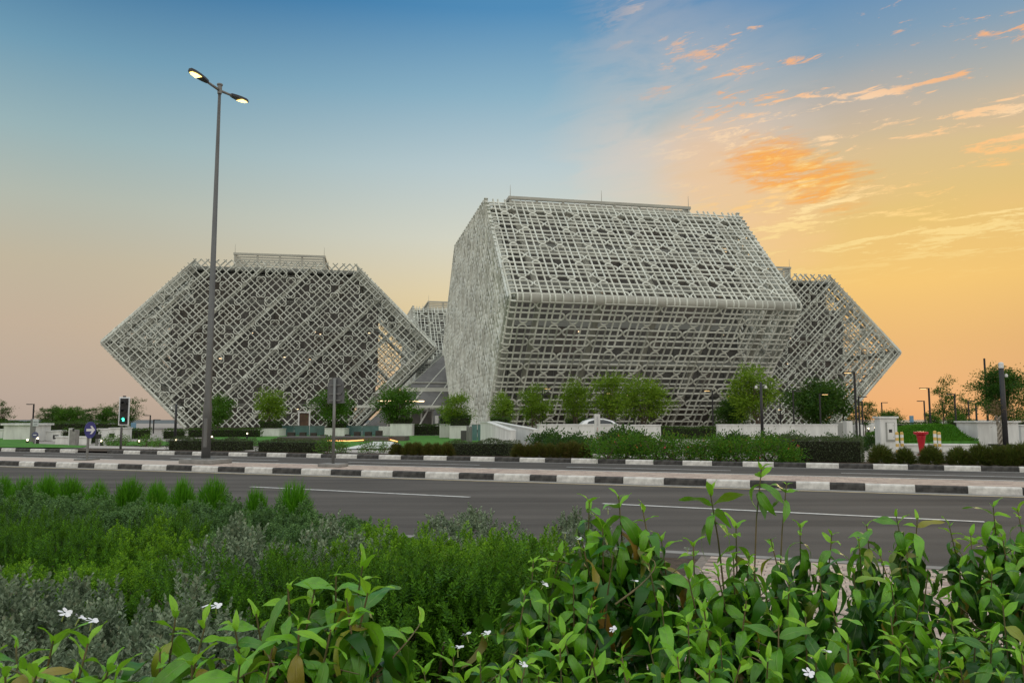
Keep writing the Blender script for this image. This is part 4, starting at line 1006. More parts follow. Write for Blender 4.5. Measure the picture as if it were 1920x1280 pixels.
for i, (px, yt, Y) in enumerate(((1022, 803, 40), (1050, 806, 38), (1078, 810, 37), (1095, 816, 35), (1150, 798, 36), (1178, 799, 37), (1205, 808, 36), (1360, 808, 40), (1385, 807, 40), (1440, 806, 41), (1475, 808, 41), (1505, 812, 40), (1560, 812, 41), (1600, 812, 41), (1625, 811, 42))):
    fo, stm = OL[i % 2]; k = zat(yt, Y)/1.3
    t = thing('oleander_bush', f'dark spiky-leaved bush, {ORD[i]} from the left before the low white walls', 'bush', (xat(px, Y), Y, .02), rnd.uniform(0, 6), 'spiky dark bushes before the white walls'); t.scale = (k*1.1, k*1.1, k); part('foliage', fo, t); part('stem', stm, t)
YG = [bush_mesh(80+i, leaf_mat('pale_bush_leaf', (0.06, 0.14, 0.03), (0.14, 0.26, 0.06), .35), .75, .6, .85, 13, 45, .13) for i in range(2)]
for i, (px, yb, yt) in enumerate(((205, 838, 817), (232, 838, 816), (272, 840, 818), (295, 841, 821), (612, 853, 822), (640, 851, 827), (690, 851, 828), (718, 851, 829))):
    p = flat(at(px, yb, .05)); fo, stm = YG[i % 2]; k = max(.5, zat(yt, p.y)/.95)
    t = thing('young_shrub', f'thin young pale green shrub on bare stems, {ORD[i]} from the left', 'shrub', (p.x, p.y, .05), rnd.uniform(0, 6), 'thin young shrubs beyond the far kerb'); t.scale = (k, k, k); part('foliage', fo, t); part('stem', stm, t)
# clipped round grass balls
BALL = [ball_mesh(200+i, L_RUST, n=2600, r=.46, h=.72, leaf=.11, wid=.022) for i in range(3)]
bl = [(728, 30), (752, 30), (768, 32), (790, 30), (806, 30), (826, 32), (965, 30), (985, 28), (1003, 32), (1025, 30), (1047, 32), (1068, 36), (1088, 32)]
for i, (px, w_) in enumerate(bl):
    p = flat(at(px, 864.5+(px-960)*.0183)); s, _ = su(p); p = sp(s, P_FAR+.85, .1); k = 1.0 if px < 850 else 1.12
    t = thing('grass_ball', f'round reddish-brown grass clump, {ORD[i]} from the left by the far kerb', 'grass clump', p, rnd.uniform(0, 6), 'reddish grass clumps by the far kerb'); kk = (w_/FPX*p.y)/.92*k*.92; t.scale = (kk, kk, kk*1.12); part('blades', BALL[i % 3], t)
BALL2 = [ball_mesh(210+i, leaf_mat('olive_grass', (0.045, 0.06, 0.014), (0.105, 0.105, 0.03), .25, tip=(.12, .06, .02)), n=3400, r=.46, h=.72, leaf=.10, wid=.018) for i in range(3)]
for i, (px, w_) in enumerate(((1653, 42), (1698, 36), (1747, 42), (1798, 40), (1838, 46), (1866, 44), (1893, 46), (1920, 50), (1950, 50))):
    p = flat(at(px, 864.5+(px-960)*.0183)); s, _ = su(p); p = sp(s, P_FAR+.8, .1); kk = (w_/FPX*p.y)/.92*1.12
    t = thing('grass_ball', f'clipped olive-brown grass ball, {ORD[i]} from the left in the row before the red hydrant', 'grass clump', p, rnd.uniform(0, 6), 'olive grass balls in the row before the hydrant'); t.scale = (kk, kk, kk*1.02); part('blades', BALL2[i % 3], t)

# --- white walls, ramps, planters
def wall(px0, px1, Y0, Y1, y_top, label, z=0.0, th=.35, cap=True, name='low_wall', grp='low white walls'):
    a, b_ = Vector((xat(px0, Y0), Y0, 0)), Vector((xat(px1, Y1), Y1, 0)); h = zat(y_top, (Y0+Y1)/2); d = b_-a
    t = thing(name, label, 'wall', (a+b_)/2, math.atan2(d.y, d.x), grp)
    b3 = MB(); b3.box((0, 0, h/2), (d.length, th, h)); b3.build('wall_body', M_WHITE, t)
    if cap: b3 = MB(); b3.box((0, 0, h+.045), (d.length+.08, th+.1, .09)); b3.build('coping', M_WHITE, t, bevel=.01)
    return t
wall(1009, 1156, 56, 58, 797, 'long low white wall with a pale coping, behind the white totem sign')
wall(1158, 1237, 59, 60, 798, 'short low white wall ending at the dark hedge strip')
wall(1345, 1568, 62, 64, 797, 'low white wall behind the clipped hedge and thick black camera pole')
wall(1690, 1838, 39.5, 39.0, 835, 'knee-high white wall below the green mound, behind hydrant and bollards', th=.4)
wall(-40, 8, 62, 62, 806, 'low white wall at the far left end')
wall(72, 105, 60, 60, 809, 'low white wall right of the flat-roofed white box')
wall(185, 208, 62, 62, 805, 'low white wall behind the blue arrow sign')
wall(110, 168, 52, 51, 820, 'low white planter wall under a clipped hedge by the grey pillar')
def boxthing(name, label, cat, px0, px1, Y, y_top, m=None, dep=1.0, z=0.0, group=None, cap=.0, rz=0.0, y_bot=None, part_name='body'):
    x0, x1 = xat(px0, Y), xat(px1, Y); h = zat(y_top, Y)-z; zb = 0.0
    if y_bot is not None: zb = zat(y_bot, Y)-z; h -= zb
    t = thing(name, label, cat, ((x0+x1)/2, Y+dep/2, z), rz, group)
    b3 = MB(); b3.box((0, 0, zb+h/2), (x1-x0, dep, h)); b3.build(part_name, m or M_WHITE, t, bevel=.015)
    if cap: b3 = MB(); b3.box((0, 0, zb+h+cap/2), (x1-x0+cap*2.2, dep+cap*2.2, cap)); b3.build('coping', m or M_WHITE, t, bevel=.01)
    return t
boxthing('utility_housing', 'flat-roofed white utility box beside the grey route sign', 'utility box', 7, 60, 58, 797, dep=2.4, cap=.14)
boxthing('utility_housing', 'stepped white utility box with a small dark vent, behind the grey pillar', 'utility box', 100, 113, 58, 808, dep=1.2, cap=.06)
boxthing('utility_housing', 'white utility block behind the traffic signal pole', 'utility box', 206, 230, 60, 803, dep=1.5, cap=.06)
boxthing('utility_housing', 'tall white utility box behind the pale twisted trunk', 'utility box', 1833, 1910, 42, 792, dep=2.0, cap=.08)
boxthing('utility_housing', 'white block at the far right edge beyond the dark pole', 'utility box', 1914, 1990, 44, 798, dep=1.6, cap=.06)
boxthing('pier', 'square white pier by the plaza path behind the thin lamp post', 'pier', 1588, 1599, 70, 789, dep=.8)
boxthing('pier', 'white pier with dark slot at the end of the plaza hedge', 'pier', 1568, 1583, 72, 792, M_SLAB, dep=.8)
boxthing('pier', 'low white pier nearest the yellow striped posts, before the sea', 'pier', 1604, 1618, 72, 796, dep=.8)
for i, (px0, px1, Y, yt) in enumerate(((483, 524, 76, 804), (609, 646, 77, 803), (731, 772, 78, 795), (824, 846, 70, 796), (843, 884, 66, 799))):
    lab = ['white planter box under the tree nearest the big street lamp', 'white planter box behind the back of the round sign', 'white planter box just left of the hall entrance', 'low white planter step right of the hall entrance', 'white planter under the boat-shaped clipped hedge'][i]
    boxthing('planter', lab, 'planter', px0, px1, Y, yt, dep=2.2, group='white planters before the hall', cap=.04)
boxthing('low_wall', 'low white wall joining the planter left of the hall entrance', 'wall', 710, 732, 79, 799, dep=.4)
# ramp walls
def ramp_wall(label, pts_top, th, grp='white ramp walls'):
    """pts_top: list of (px, py_top, Y)"""
    a, b_ = pts_top[0], pts_top[-1]; A_ = Vector((xat(a[0], a[2]), a[2], 0)); B_ = Vector((xat(b_[0], b_[2]), b_[2], 0)); d = (B_-A_); L = d.length; d.normalize()
    t = thing('ramp_wall', label, 'wall', A_, math.atan2(d.y, d.x), grp); prof = [(0, 0)]
    prof = [(0, 0), (L, 0)] + [((Vector((xat(p[0], p[2]), p[2], 0))-A_).dot(d), zat(p[1], p[2])) for p in pts_top[::-1]]
    b3 = MB(); b3.prism(prof, (0, -th/2, 0), (1, 0, 0), (0, 0, 1), (0, 1, 0), th); b3.build('wall_body', M_WHITE, t, bevel=.015)
    b3 = MB()
    for (x0, z0), (x1, z1) in zip(prof[2:], prof[3:]):
        v = [(x0, -th/2-.04, z0+.002), (x1, -th/2-.04, z1+.002), (x1, th/2+.04, z1+.002), (x0, th/2+.04, z0+.002)]; b3.add(v+[(p[0], p[1], p[2]+.06) for p in v], [(3,2,1,0), (4,5,6,7), (0,1,5,4), (1,2,6,5), (2,3,7,6), (3,0,4,7)])
    b3.build('coping', M_WHITE, t); return t
ramp_wall('near white ramp side wall sloping down to the right', [(905, 792, 52), (915, 792, 50), (962, 808, 44)], .3)
ramp_wall('far white ramp side wall, longer slope ending with a square end', [(905, 791, 56), (948, 791, 53.5), (1006, 806, 45)], .3)
t = thing('handrail', 'thin brown handrail leaning against the end of the white ramp wall', 'handrail', (xat(990, 43.4), 43.4, 0), 0)
b3 = MB(); b3.tube([(-.25, 0, .05), (.13, 0, .85)], .02, 6); b3.tube([(.13, 0, .85), (.2, .5, .85)], .02, 6); b3.build('rail', mat('bronze_rail', (.2, .13, .06), .4, metal=.5), t)
# pink path strip beside the ramp
b3 = MB(); b3.add([(*flat(at(*p))[:2], .06) for p in ((1006, 840), (1100, 847), (1090, 838), (1006, 829))], [(0, 1, 2, 3)]); setting(b3.build('ramp_path', M_PLAZA))

# glass balustrades
M_BGL = mat('balustrade_glass', (.10, .19, .19), .12, spec=.6, var=.2, scale=1)
for i, (px0, px1, Y, yt, lab) in enumerate(((523, 609, 80, 798, 'teal glass balustrade between the two planters under the gable doorway'), (646, 712, 80, 798, 'teal glass balustrade left of the hall entrance planter'), (884, 906, 60, 796, 'short teal glass balustrade beside the white ramp'))):
    t = thing('balustrade', lab, 'balustrade', (xat(px0, Y), Y, 0), 0, 'glass balustrades'); L = xat(px1, Y)-xat(px0, Y); h = zat(yt, Y); n = max(2, int(L/1.3))
    for k in range(n): b3 = MB(); b3.box((L*(k+.5)/n, 0, h/2), (L/n-.04, .03, h)); b3.build('glass_panel', M_BGL, t)
    b3 = MB(); b3.box((L/2, 0, h+.02), (L, .06, .04)); b3.build('top_rail', M_GALV, t)
# plaza hedges, clipped
for px0, px1, Y, yt, lab, tp_ in ((-40, 230, 74, 791, 'long dark clipped hedge below the row of umbrella trees', 1), (115, 135, 53, 806, 'small clipped hedge left of the grey pillar', .8), (142, 168, 53, 805, 'small clipped hedge between grey pillar and blue arrow sign', .9),
      (231, 272, 66, 804, 'trapezoid clipped hedge right of the traffic signal', .85), (303, 338, 66, 806, 'boat-shaped clipped hedge with the thin black lamp pole before it', .8), (349, 484, 72, 804, 'long clipped hedge with two small path lights before it', 1),
      (771, 826, 80, 796, 'dark clipped hedge block before the hall doors', 1), (1236, 1345, 66, 801, 'dark clipped hedge strip between two low white walls', 1), (1436, 1568, 66, 798, 'clipped hedge strip in front of the right lattice block', 1), (1690, 1750, 80, 793, 'thin clipped hedge line before the sea', 1), (1790, 1832, 80, 787, 'short clipped hedge before the sea, right of the lamp posts', 1), (1905, 1960, 60, 786, 'clipped hedge at the far right behind the white block', 1)):
    hedge(px0, px1, Y, yt, lab, dep=1.4, taper=tp_, leaf=.14, dens=110)
for px0, px1, Y, yt, yb, lab in ((484, 522, 77, 791, 804, 'clipped hedge cushion round the tree in the planter by the big lamp'), (612, 645, 78, 791, 803, 'clipped hedge cushion behind the back of the round sign'), (734, 770, 79, 785, 795, 'clipped hedge cushion left of the hall entrance'), (842, 881, 67, 781, 799, 'boat-shaped clipped hedge on the white planter by the ramp'), (824, 842, 71, 781, 795, 'dark clipped hedge cushion right of the hall entrance'),
      (920, 955, 62, 784, 795, 'clipped hedge cushion at the foot of the main lattice corner'), (1062, 1110, 72, 786, 797, 'clipped hedge cushion behind the white parked car')):
    z0 = zat(yb, Y); hedge(px0, px1, Y, yt, lab, z=z0, dep=1.8, taper=.82, leaf=.13, dens=130, group='clipped hedge cushions on planters')
# green mound
rng = np.random.default_rng(5)
t = thing('planted_mound', 'green ground-cover mound between hydrant and tall white box', 'planting', (xat(1762, 42), 43.0, 0), 0)
x0, x1 = xat(1690, 41)-t.location.x, xat(1830, 41)-t.location.x
def moundz(x, y): f = (x-x0)/(x1-x0); return .35 + .95*np.sin(np.clip(.25+f*.62, 0, 1)*np.pi*.62)*np.clip((y+2.3)/2.4, .25, 1)
gx, gy = np.meshgrid(np.linspace(x0, x1, 24), np.linspace(-2.2, 2.2, 10)); gz = moundz(gx, gy)-.06
V = np.stack([gx.ravel(), gy.ravel(), gz.ravel()], 1); F = [(r_*24+c_, r_*24+c_+1, (r_+1)*24+c_+1, (r_+1)*24+c_) for r_ in range(9) for c_ in range(23)]
V = np.concatenate([V, np.stack([gx[0], gy[0], gz[0]*0], 1)]); F += [(240+c_, 240+c_+1, c_+1, c_) for c_ in range(23)]
part('soil_body', npmesh('soil_body', V, F, M_TURF), t)
P = np.stack([rng.uniform(x0, x1, 9000), rng.uniform(-2.2, 2.2, 9000), np.zeros(9000)], 1); P[:, 2] = moundz(P[:, 0], P[:, 1])-.06
acc = NP().add(leaf_quads(P, unit(9000, rng)*.6+np.array([0, -.3, .8]), .16, .04, rng)); part('ground_cover', acc.mesh('ground_cover', M_LAWN), t, kind='stuff')

# --- trees
SG = 'feathery street trees before the lattice blocks'
for i, (kd, px, Y, yt, wd, lab) in enumerate((('round', 408, 76, 740, .85, 'round dark green tree half hidden by the big street lamp pole'), ('street', 505, 78, 729, .95, 'feathery tree in the white planter nearest the big street lamp'),
      ('round', 625, 79, 727, 1.0, 'bushy green tree behind the back of the round road sign'), ('round', 742, 80, 724, 1.1, 'spreading tree left of the hall entrance'), ('street', 858, 68, 731, 1.05, 'multi-stem tree above the boat-shaped hedge by the ramp'),
      ('street', 943, 64, 735, .75, 'slim tree at the bottom corner of the nearest block'), ('street', 1003, 66, 722, .95, 'light green tree left of the square lamp box'), ('street', 1080, 68, 712, .85, 'light green upright tree behind the white parked car'),
      ('street', 1147, 66, 692, .95, 'tallest light green tree, in front of the middle of the nearest block'), ('street', 1208, 68, 706, 1.15, 'wide light green tree just right of the tallest one'), ('street', 1415, 70, 686, 1.05, 'yellow-green tree behind the thick black camera pole'),
      ('dark', 1372, 74, 742, .85, 'small dark flowering tree left of the camera pole'), ('dark', 1535, 76, 712, 1.05, 'dense dark green tree before the right lattice block'))):
    tree(kd, i, px, Y, yt, lab, SG, wide=wd)
for i, (px, yt, Y) in enumerate(((2, 756, 92), (84, 760, 92), (104, 762, 94), (122, 762, 92), (146, 762, 94), (168, 760, 92), (196, 760, 94), (220, 758, 92), (246, 752, 90))):
    tree('tier' if i in (0, 1, 5, 7, 8) else 'round', i, px, Y, yt, f'umbrella-crowned tree, {ORD[i]} from the left in the row on the left horizon', 'trees in the row on the left horizon', wide=.85, name='umbrella_tree')
for kd, v, px, Y, yt, wd, lab in (('tier', 1, 1622, 84, 746, .75, 'layered tree just right of the pointed gable'), ('tier', 2, 1596, 86, 772, .8, 'small dark tree at the foot of the pointed gable'), ('tier', 0, 1772, 78, 715, .55, 'open-crowned tree among lamp posts on the right horizon'), ('tier', 3, 1808, 92, 744, .75, 'thin layered tree right of the open-crowned one'),
      ('round', 0, 1669, 90, 768, 1.25, 'low round tree behind the white cabinet pillar'), ('round', 1, 1755, 88, 772, 1.0, 'low round tree left of the open-crowned tree'), ('round', 2, 1792, 90, 772, 1.0, 'low round tree right of the open-crowned tree'), ('big', 0, 1882, 47, 690, 1.0, 'large round-crowned tree at the right with a black pole before it')):
    tree(kd, v, px, Y, yt, lab, 'trees on the right horizon', wide=wd*(.95 if kd == 'big' else 1), name='promenade_tree')
# pale twisted trunk in a black pot
t = thing('potted_tree', 'leafless-looking tree with a pale twisted braided trunk in a black pot', 'tree', (xat(1876, 40.5), 40.5, 0), 0)
b3 = MB()
for k in range(5):
    pts = []
    for j in range(13):
        f = j/12; a = k*1.2566+f*7; r_ = .13*(1-f*.15)+.15*max(0, f-.62)**1.2*2.5; pts.append((r_*math.cos(a), r_*math.sin(a), .25+f*1.55))
    b3.tube(pts, [.07-.03*j/12 for j in range(13)], 6)
b3.build('trunk', M_PALEBARK, t, smooth=True)
rng = np.random.default_rng(8); P = rng.normal(size=(700, 3))*np.array([.30, .30, .26])+np.array([0, 0, 2.05]); part('twigs', NP().add(leaf_quads(P, unit(700, rng)+np.array([0, 0, .6]), .16, .03, rng)).mesh('twigs', leaf_mat('dry_twig', (.16, .09, .05), (.28, .18, .11), .2)), t)
b3 = MB(); b3.lathe([(.34, 0), (.40, .22), (.62, .30), (.62, .36), (.36, .34), (.2, .28)], 18); b3.build('pot', M_BLACK, t, smooth=False)

# --- street furniture
def on_median(px, off):
    for Yt in np.arange(14, 60, .02):
        v = Vector((xat(px, Yt), Yt, 0))
        if su(v)[1] >= P_MED+off: v.z = .165; return v
def lathe_tag(name, label, cat, loc, prof, m, n=16, group=None):
    o = MB().lathe(prof, n).build(name, m, None, smooth=False); o.location = loc; return tag(o, label, cat, group)
# the tall double street lamp on the median
p = on_median(388, 1.35); HL = zat(171, p.y)-.165; M_POLE = mat('pole_grey', (.12, .122, .12), .45, metal=.3, var=.12, scale=2, stretch=(4, 4, .6))
t = thing('street_lamp', 'tall grey double-armed street lamp with both lamps lit, on the median', 'street lamp', p, RZ)
b3 = MB(); b3.box((0, 0, .07), (1.35, 1.0, .14)); b3.build('concrete_footing', M_GUT, t, bevel=.02)
b3 = MB(); b3.tube([(0, 0, .14), (0, 0, 1.9), (0, 0, 2.0), (0, 0, HL)], [.15, .145, .12, .05], 12); b3.build('pole', M_POLE, t, smooth=True)
b3 = MB(); b3.box((0, 0, .155), (.62, .62, .03)); b3.build('base_plate', M_GALV, t)
b3 = MB(); b3.box((.07, -.135, 1.0), (.13, .05, .95)); b3.build('access_door', mat('door_grey', (.16, .165, .165), .5, metal=.3), t, bevel=.01)
b3 = MB(); b3.tube([(0, 0, HL-.1), (0, 0, HL+.22)], [.075, .075], 10); b3.lathe([(.10, 0), (.10, .05), (.03, .08)], 10, (0, 0, HL+.2)); b3.build('finial', M_GALV, t)
for sg in (-1, 1):
    a = Vector((0, 0, HL+.02)); e = Vector((0, sg*.62, HL+.08)); f_ = Vector((0, sg*1.95, HL+.26)); d = (f_-e)
    b3 = MB(); b3.tube([a, e], [.05, .042], 8); ar = b3.build('arm', M_GALV, t, smooth=True)
    hd = MB(); ol = [(-.06, 0), (-.12, .18), (-.155, .42), (-.14, .68), (-.08, .82), (.08, .82), (.14, .68), (.155, .42), (.12, .18), (.06, 0)]
    vs_ = []; k0 = len(ol)
    for (x, y) in ol: vs_.append((x, sg*(.58+y*1.02), HL+.045+.10*y))
    for (x, y) in ol: vs_.append((x*.75, sg*(.58+y*1.0), HL+.145+.10*y))
    hd.add(vs_, [tuple(range(k0))[::sg], tuple(range(k0, 2*k0))[::-sg]] + [(i, (i+1) % k0, k0+(i+1) % k0, k0+i)[::-sg] for i in range(k0)])
    h_ = hd.build('lamp_head', M_BLACK, t); b3 = MB(); b3.add([(x*.85, sg*(.58+y), HL+.04+.10*y-.012) for x, y in ((-.16, .42), (-.14, .66), (-.07, .79), (.07, .79), (.14, .66), (.16, .42))], [(0, 1, 2, 3, 4, 5)]); b3.build('lens', M_WARM, h_)
# round road sign seen from behind
M_SIGNB = mat('sign_back', (.13, .135, .14), .5, metal=.3, var=.12, scale=4)
p = on_median(626, 1.15); hs = zat(706, p.y)-.165
t = thing('road_sign', 'round road sign with a square plate seen from behind, on the median', 'road sign', p, RZ)
b3 = MB(); b3.box((0, 0, .05), (.75, .55, .10)); b3.build('concrete_footing', M_GUT, t, bevel=.015)
b3 = MB(); b3.tube([(0, 0, .1), (0, 0, hs-.05)], .045, 10); b3.build('post', M_GALV, t, smooth=True)
b3 = MB(); c = hs-.31; b3.prism([(.30*math.cos(a*math.pi/16), .30*math.sin(a*math.pi/16)) for a in range(32)], (0, .055, c), (1, 0, 0), (0, 0, 1), (0, 1, 0), .012); b3.build('round_plate', M_SIGNB, t)
b3 = MB(); b3.box((0, .075, c-.30), (.62, .012, .42)); b3.build('square_plate', M_SIGNB, t, bevel=.004)
b3 = MB()
for z in (c+.05, c-.22, c-.42): b3.box((0, .03, z), (.4, .035, .035))
b3.build('bracket', M_GALV, t)
# blue arrow sign
M_BLUE = mat('sign_blue', (.055, .06, .24), .4, var=.06, scale=5); M_SW = mat('sign_white', (.78, .80, .82), .4)
p = on_median(166, 1.5); hs = zat(790, p.y)-.165
t = thing('arrow_sign', 'round blue sign with a white right-pointing arrow on the median end', 'road sign', p, R(80))
b3 = MB(); b3.tube([(0, 0, 0), (0.02, 0, hs-.1)], .045, 10); b3.box((0, 0, .02), (.7, .5, .05)); b3.build('post', M_GALV, t)
c = hs-.30; b3 = MB(); b3.prism([(.30*math.cos(a*math.pi/18), .30*math.sin(a*math.pi/18)) for a in range(36)], (0.02, -.06, c), (1, 0, 0), (0, 0, 1), (0, -1, 0), .012); sg_ = b3.build('sign_face', M_BLUE, t)
b3 = MB(); arr = [(-.22, -.045), (.06, -.045), (-.03, -.145), (.07, -.145), (.23, 0), (.07, .145), (-.03, .145), (.06, .045), (-.22, .045)]; b3.prism(arr, (.02, -.074, c), (1, 0, 0), (0, 0, 1), (0, -1, 0), .003); b3.build('arrow', M_SW, sg_)
# traffic signal
p = flat(at(226, 841, .12)); hs = zat(748, p.y)
t = thing('traffic_signal', 'three-lamp traffic signal with a white-edged black backboard showing a green arrow', 'traffic signal', (p.x, p.y, .1), R(8))
px_m = p.y/FPX
b3 = MB(); b3.tube([(0, 0, 0), (0, 0, hs-.15)], .06, 10); b3.build('post', M_GALV, t, smooth=True)
cx = .12; hh = (795-746)*px_m+.1; ww = 17*px_m+.05; cz = hs-hh/2
b3 = MB(); b3.box((cx, -.10, cz), (ww, .04, hh)); bb = b3.build('backboard', M_SW, t, bevel=.018)
b3 = MB(); b3.box((cx, -.13, cz), (ww-.13, .04, hh-.13)); b3.build('black_panel', M_BLACK, bb)
b3 = MB(); b3.box((cx, .02, cz), (ww-.2, .2, hh-.3)); b3.box((cx-.05, 0, hs+.03), (.12, .12, .08)); b3.build('housing', M_BLACK, t)
M_GREEN = mat('green_signal', (.1, .9, .6), .4, emit=(.06, 1.0, .55), estr=2.4)
for k in range(3):
    z = cz+(1-k)*(hh-.2)/3.1; r_ = .125
    b3 = MB()
    for j in range(13):
        a0, a1 = math.pi*(j-1)/12-.1, math.pi*j/12-.1
        b3.add([(cx+r_*math.cos(a0), -.15, z+r_*math.sin(a0)), (cx+r_*math.cos(a1), -.15, z+r_*math.sin(a1)), (cx+r_*math.cos(a1)*.97, -.36, z+r_*math.sin(a1)*.97-.03), (cx+r_*math.cos(a0)*.97, -.36, z+r_*math.sin(a0)*.97-.03)], [(0, 1, 2, 3)])
    vz = b3.build('visor', M_BLACK, t)
    b3 = MB(); b3.prism([(.115*math.cos(a*math.pi/12), .115*math.sin(a*math.pi/12)) for a in range(24)], (cx, -.15, z), (1, 0, 0), (0, 0, 1), (0, -1, 0), .02); ln = b3.build('lens', mat('dark_lens', (.02, .025, .025), .25), t)
    if k == 2:
        b3 = MB(); b3.prism([(-.045, -.10), (.045, -.10), (.045, .0), (.10, .0), (0, .11), (-.10, .0), (-.045, .0)], (cx, -.172, z), (1, 0, 0), (0, 0, 1), (0, -1, 0), .006); b3.build('green_arrow', M_GREEN, ln)
# bus stop pole with two plates
Y = 52; t = thing('route_sign', 'grey sign panel on a pole with a small round plate, beside white utility box', 'sign', (xat(67, Y), Y, 0), R(15)); zt = zat(785, Y)
b3 = MB(); b3.box((-.16, 0, zt/2), (.30, .10, zt)); b3.build('post', M_GALV, t, bevel=.02)
b3 = MB(); b3.box((0, -.07, zt-.25), (.34, .03, .46)); pn = b3.build('sign_panel', mat('pale_sign', (.5, .54, .55), .5), t, bevel=.03)
b3 = MB()
for k, (x, w_) in enumerate(((-.09, .05), (-.03, .03), (.03, .05), (.10, .03))): b3.box((x, -.088, zt-.20), (w_, .004, .05))
b3.box((0, -.088, zt-.36), (.2, .004, .03)); b3.build('lettering', M_BLACK, pn)
b3 = MB(); c = zat(815, Y); b3.prism([(.20*math.cos(a*math.pi/12), .20*math.sin(a*math.pi/12)) for a in range(24)], (.02, -.09, c), (1, 0, 0), (0, 0, 1), (0, -1, 0), .012); rp = b3.build('round_plate', mat('dull_blue', (.10, .11, .2), .5), t)
b3 = MB(); b3.box((.0, -.105, c), (.2, .004, .05)); b3.build('white_bar', M_SW, rp)
# grey concrete pillar and small posts, left
t = boxthing('ticket_pillar', 'grey concrete pillar with a black slot, by the side entrance', 'pillar', 131, 142, 47, 805, M_GUT, dep=.45, z=.0); b3 = MB(); b3.box((.05, -.23, 1.0), (.1, .03, .16)); b3.build('slot', M_BLACK, t)
b3 = MB(); b3.box((-.20, 0, .55), (.06, .47, 1.1)); b3.build('white_edge', M_WHITE, t)
for px, Y, yt, lab in ((183, 47, 814, 'short grey bollard right of the blue arrow sign'), (877, 57, 798, 'left grey bollard of the cluster by the ramp'), (883, 55, 799, 'right grey bollard of the cluster by the ramp'), (881, 56.5, 801, 'lowest grey bollard between its two neighbours')):
    r_ = 2.4*Y/FPX; h = zat(yt, Y); lathe_tag('bollard', lab, 'bollard', (xat(px, Y), Y, 0), [(r_, 0), (r_, h-.03), (r_*.8, h), (.01, h+.005)], M_GALV, 12, 'grey bollards')
for px, Y, yt, lab in ((104, 56, 815, 'small dark meter box on the white utility box'), (184, 46.6, 814, 'dark meter box behind the short grey bollard'), (209, 56, 812, 'dark meter box below the traffic signal')): boxthing('meter_box', lab, 'box', px-4, px+4, Y, yt, M_BLACK, dep=.2, y_bot=yt+8)
boxthing('litter_bin', 'dark grey litter bin left of the bollard cluster by the ramp', 'bin', 864, 877, 60, 807, mat('bin_grey', (.06, .06, .06), .5), dep=.7)
# dark cube stools on the terrace
M_STOOL = mat('stool_brown', (.045, .035, .032), .7, var=.2, scale=4)
for i, (px, w_, yt) in enumerate(((545, 13, 810), (567, 11, 810), (587, 10, 811), (607, 12, 815), (651, 9, 814), (669, 11, 809), (690, 12, 809), (710, 12, 807))):
    Y = 70; boxthing('cube_stool', f'dark brown cube stool on the terrace, {ORD[i]} from the left', 'stool', px-w_/2, px+w_/2, Y, yt, M_STOOL, dep=.55, group='dark cube stools on the terrace')
# terrace steps and the lit water edge
boxthing('terrace_step', 'long dark terrace step below the cube stools', 'step', 520, 728, 58, 819, mat('step_dark', (.10, .085, .08), .7, var=.15, scale=1), dep=3.5)
boxthing('terrace_step', 'shorter dark terrace step at the lawn corner', 'step', 728, 760, 59, 818, mat('step_dark', (.10, .085, .08), .7), dep=2.5)
b3 = MB(); pts = [(614, 829), (655, 829.5), (705, 826), (730, 826.5), (745, 830.5)]
b3.tube([flat(at(*p))+Vector((0, 0, .12)) for p in pts], .035, 6); tag(b3.build('light_strip', M_LED), 'glowing orange light strip along the pale basin edge on the lawn', 'light strip')
b3 = MB(); b3.add([(*flat(at(*p))[:2], .05) for p in ((640, 843), (735, 842), (752, 834), (735, 829), (700, 829), (680, 834))], [(0, 1, 2, 3, 4, 5)]); setting(b3.build('basin_path', M_WHITE))
# white totem sign
Y = 36; t = thing('totem_sign', 'slim white totem sign with faint grey and red lettering running down it', 'sign', (xat(1120, Y), Y, 0), 0); zt = zat(776, Y); w_ = 10.5*Y/FPX
b3 = MB(); b3.box((0, 0, zt/2), (w_, .10, zt)); pn = b3.build('panel', M_WHITE, t, bevel=.006)
b3 = MB(); r2 = random.Random(4)
for k in range(22): z = zt-.10-k*.020; b3.box((r2.uniform(-.02, .02), -.052, z), (r2.uniform(.05, .10), .004, .009))
b3.build('grey_lettering', mat('print_grey', (.4, .4, .42), .6), pn)
b3 = MB()
for k in range(8): z = zt-.62-k*.05; b3.box((.0+r2.uniform(-.01, .01), -.052, z), (.03, .004, .022))
b3.prism([(-.06, .035), (.06, .035), (0, -.03)], (0, -.054, zt-1.07), (1, 0, 0), (0, 0, 1), (0, 1, 0), .006); b3.build('red_lettering', mat('print_red', (.45, .08, .07), .6), pn)
b3 = MB(); b3.prism([(-.05, -.06), (0, .06), (.05, -.06), (.03, -.06), (0, .02), (-.03, -.06)], (0, -.054, zt-1.18), (1, 0, 0), (0, 0, 1), (0, 1, 0), .006); b3.build('emblem', M_BLACK, pn)
# white cabinet pillar
Y = 39; t = thing('cabinet_pillar', 'white rendered pillar with a built-in meter cabinet and small dark window', 'pillar', (xat(1668, Y), Y+.4, 0), R(-6)); zt = zat(784, Y); w_ = 30*Y/FPX
b3 = MB(); b3.box((0, 0, zt/2), (w_, .8, zt)); b3.build('pillar_body', M_WHITE, t, bevel=.01); b3 = MB(); b3.box((0, 0, zt+.045), (w_+.14, .94, .09)); b3.build('coping', M_WHITE, t, bevel=.012)
b3 = MB(); b3.box((.06, -.412, zt*.60), (.42, .035, .95)); fr = b3.build('cabinet_frame', M_SLAB, t, bevel=.008)
b3 = MB(); b3.box((.08, -.436, zt*.62), (.33, .02, .82)); b3.build('cabinet_door', M_WHITE, fr, bevel=.006); b3 = MB(); b3.box((.06, -.449, zt*.63), (.15, .012, .15)); b3.build('cabinet_window', M_BLACK, fr)
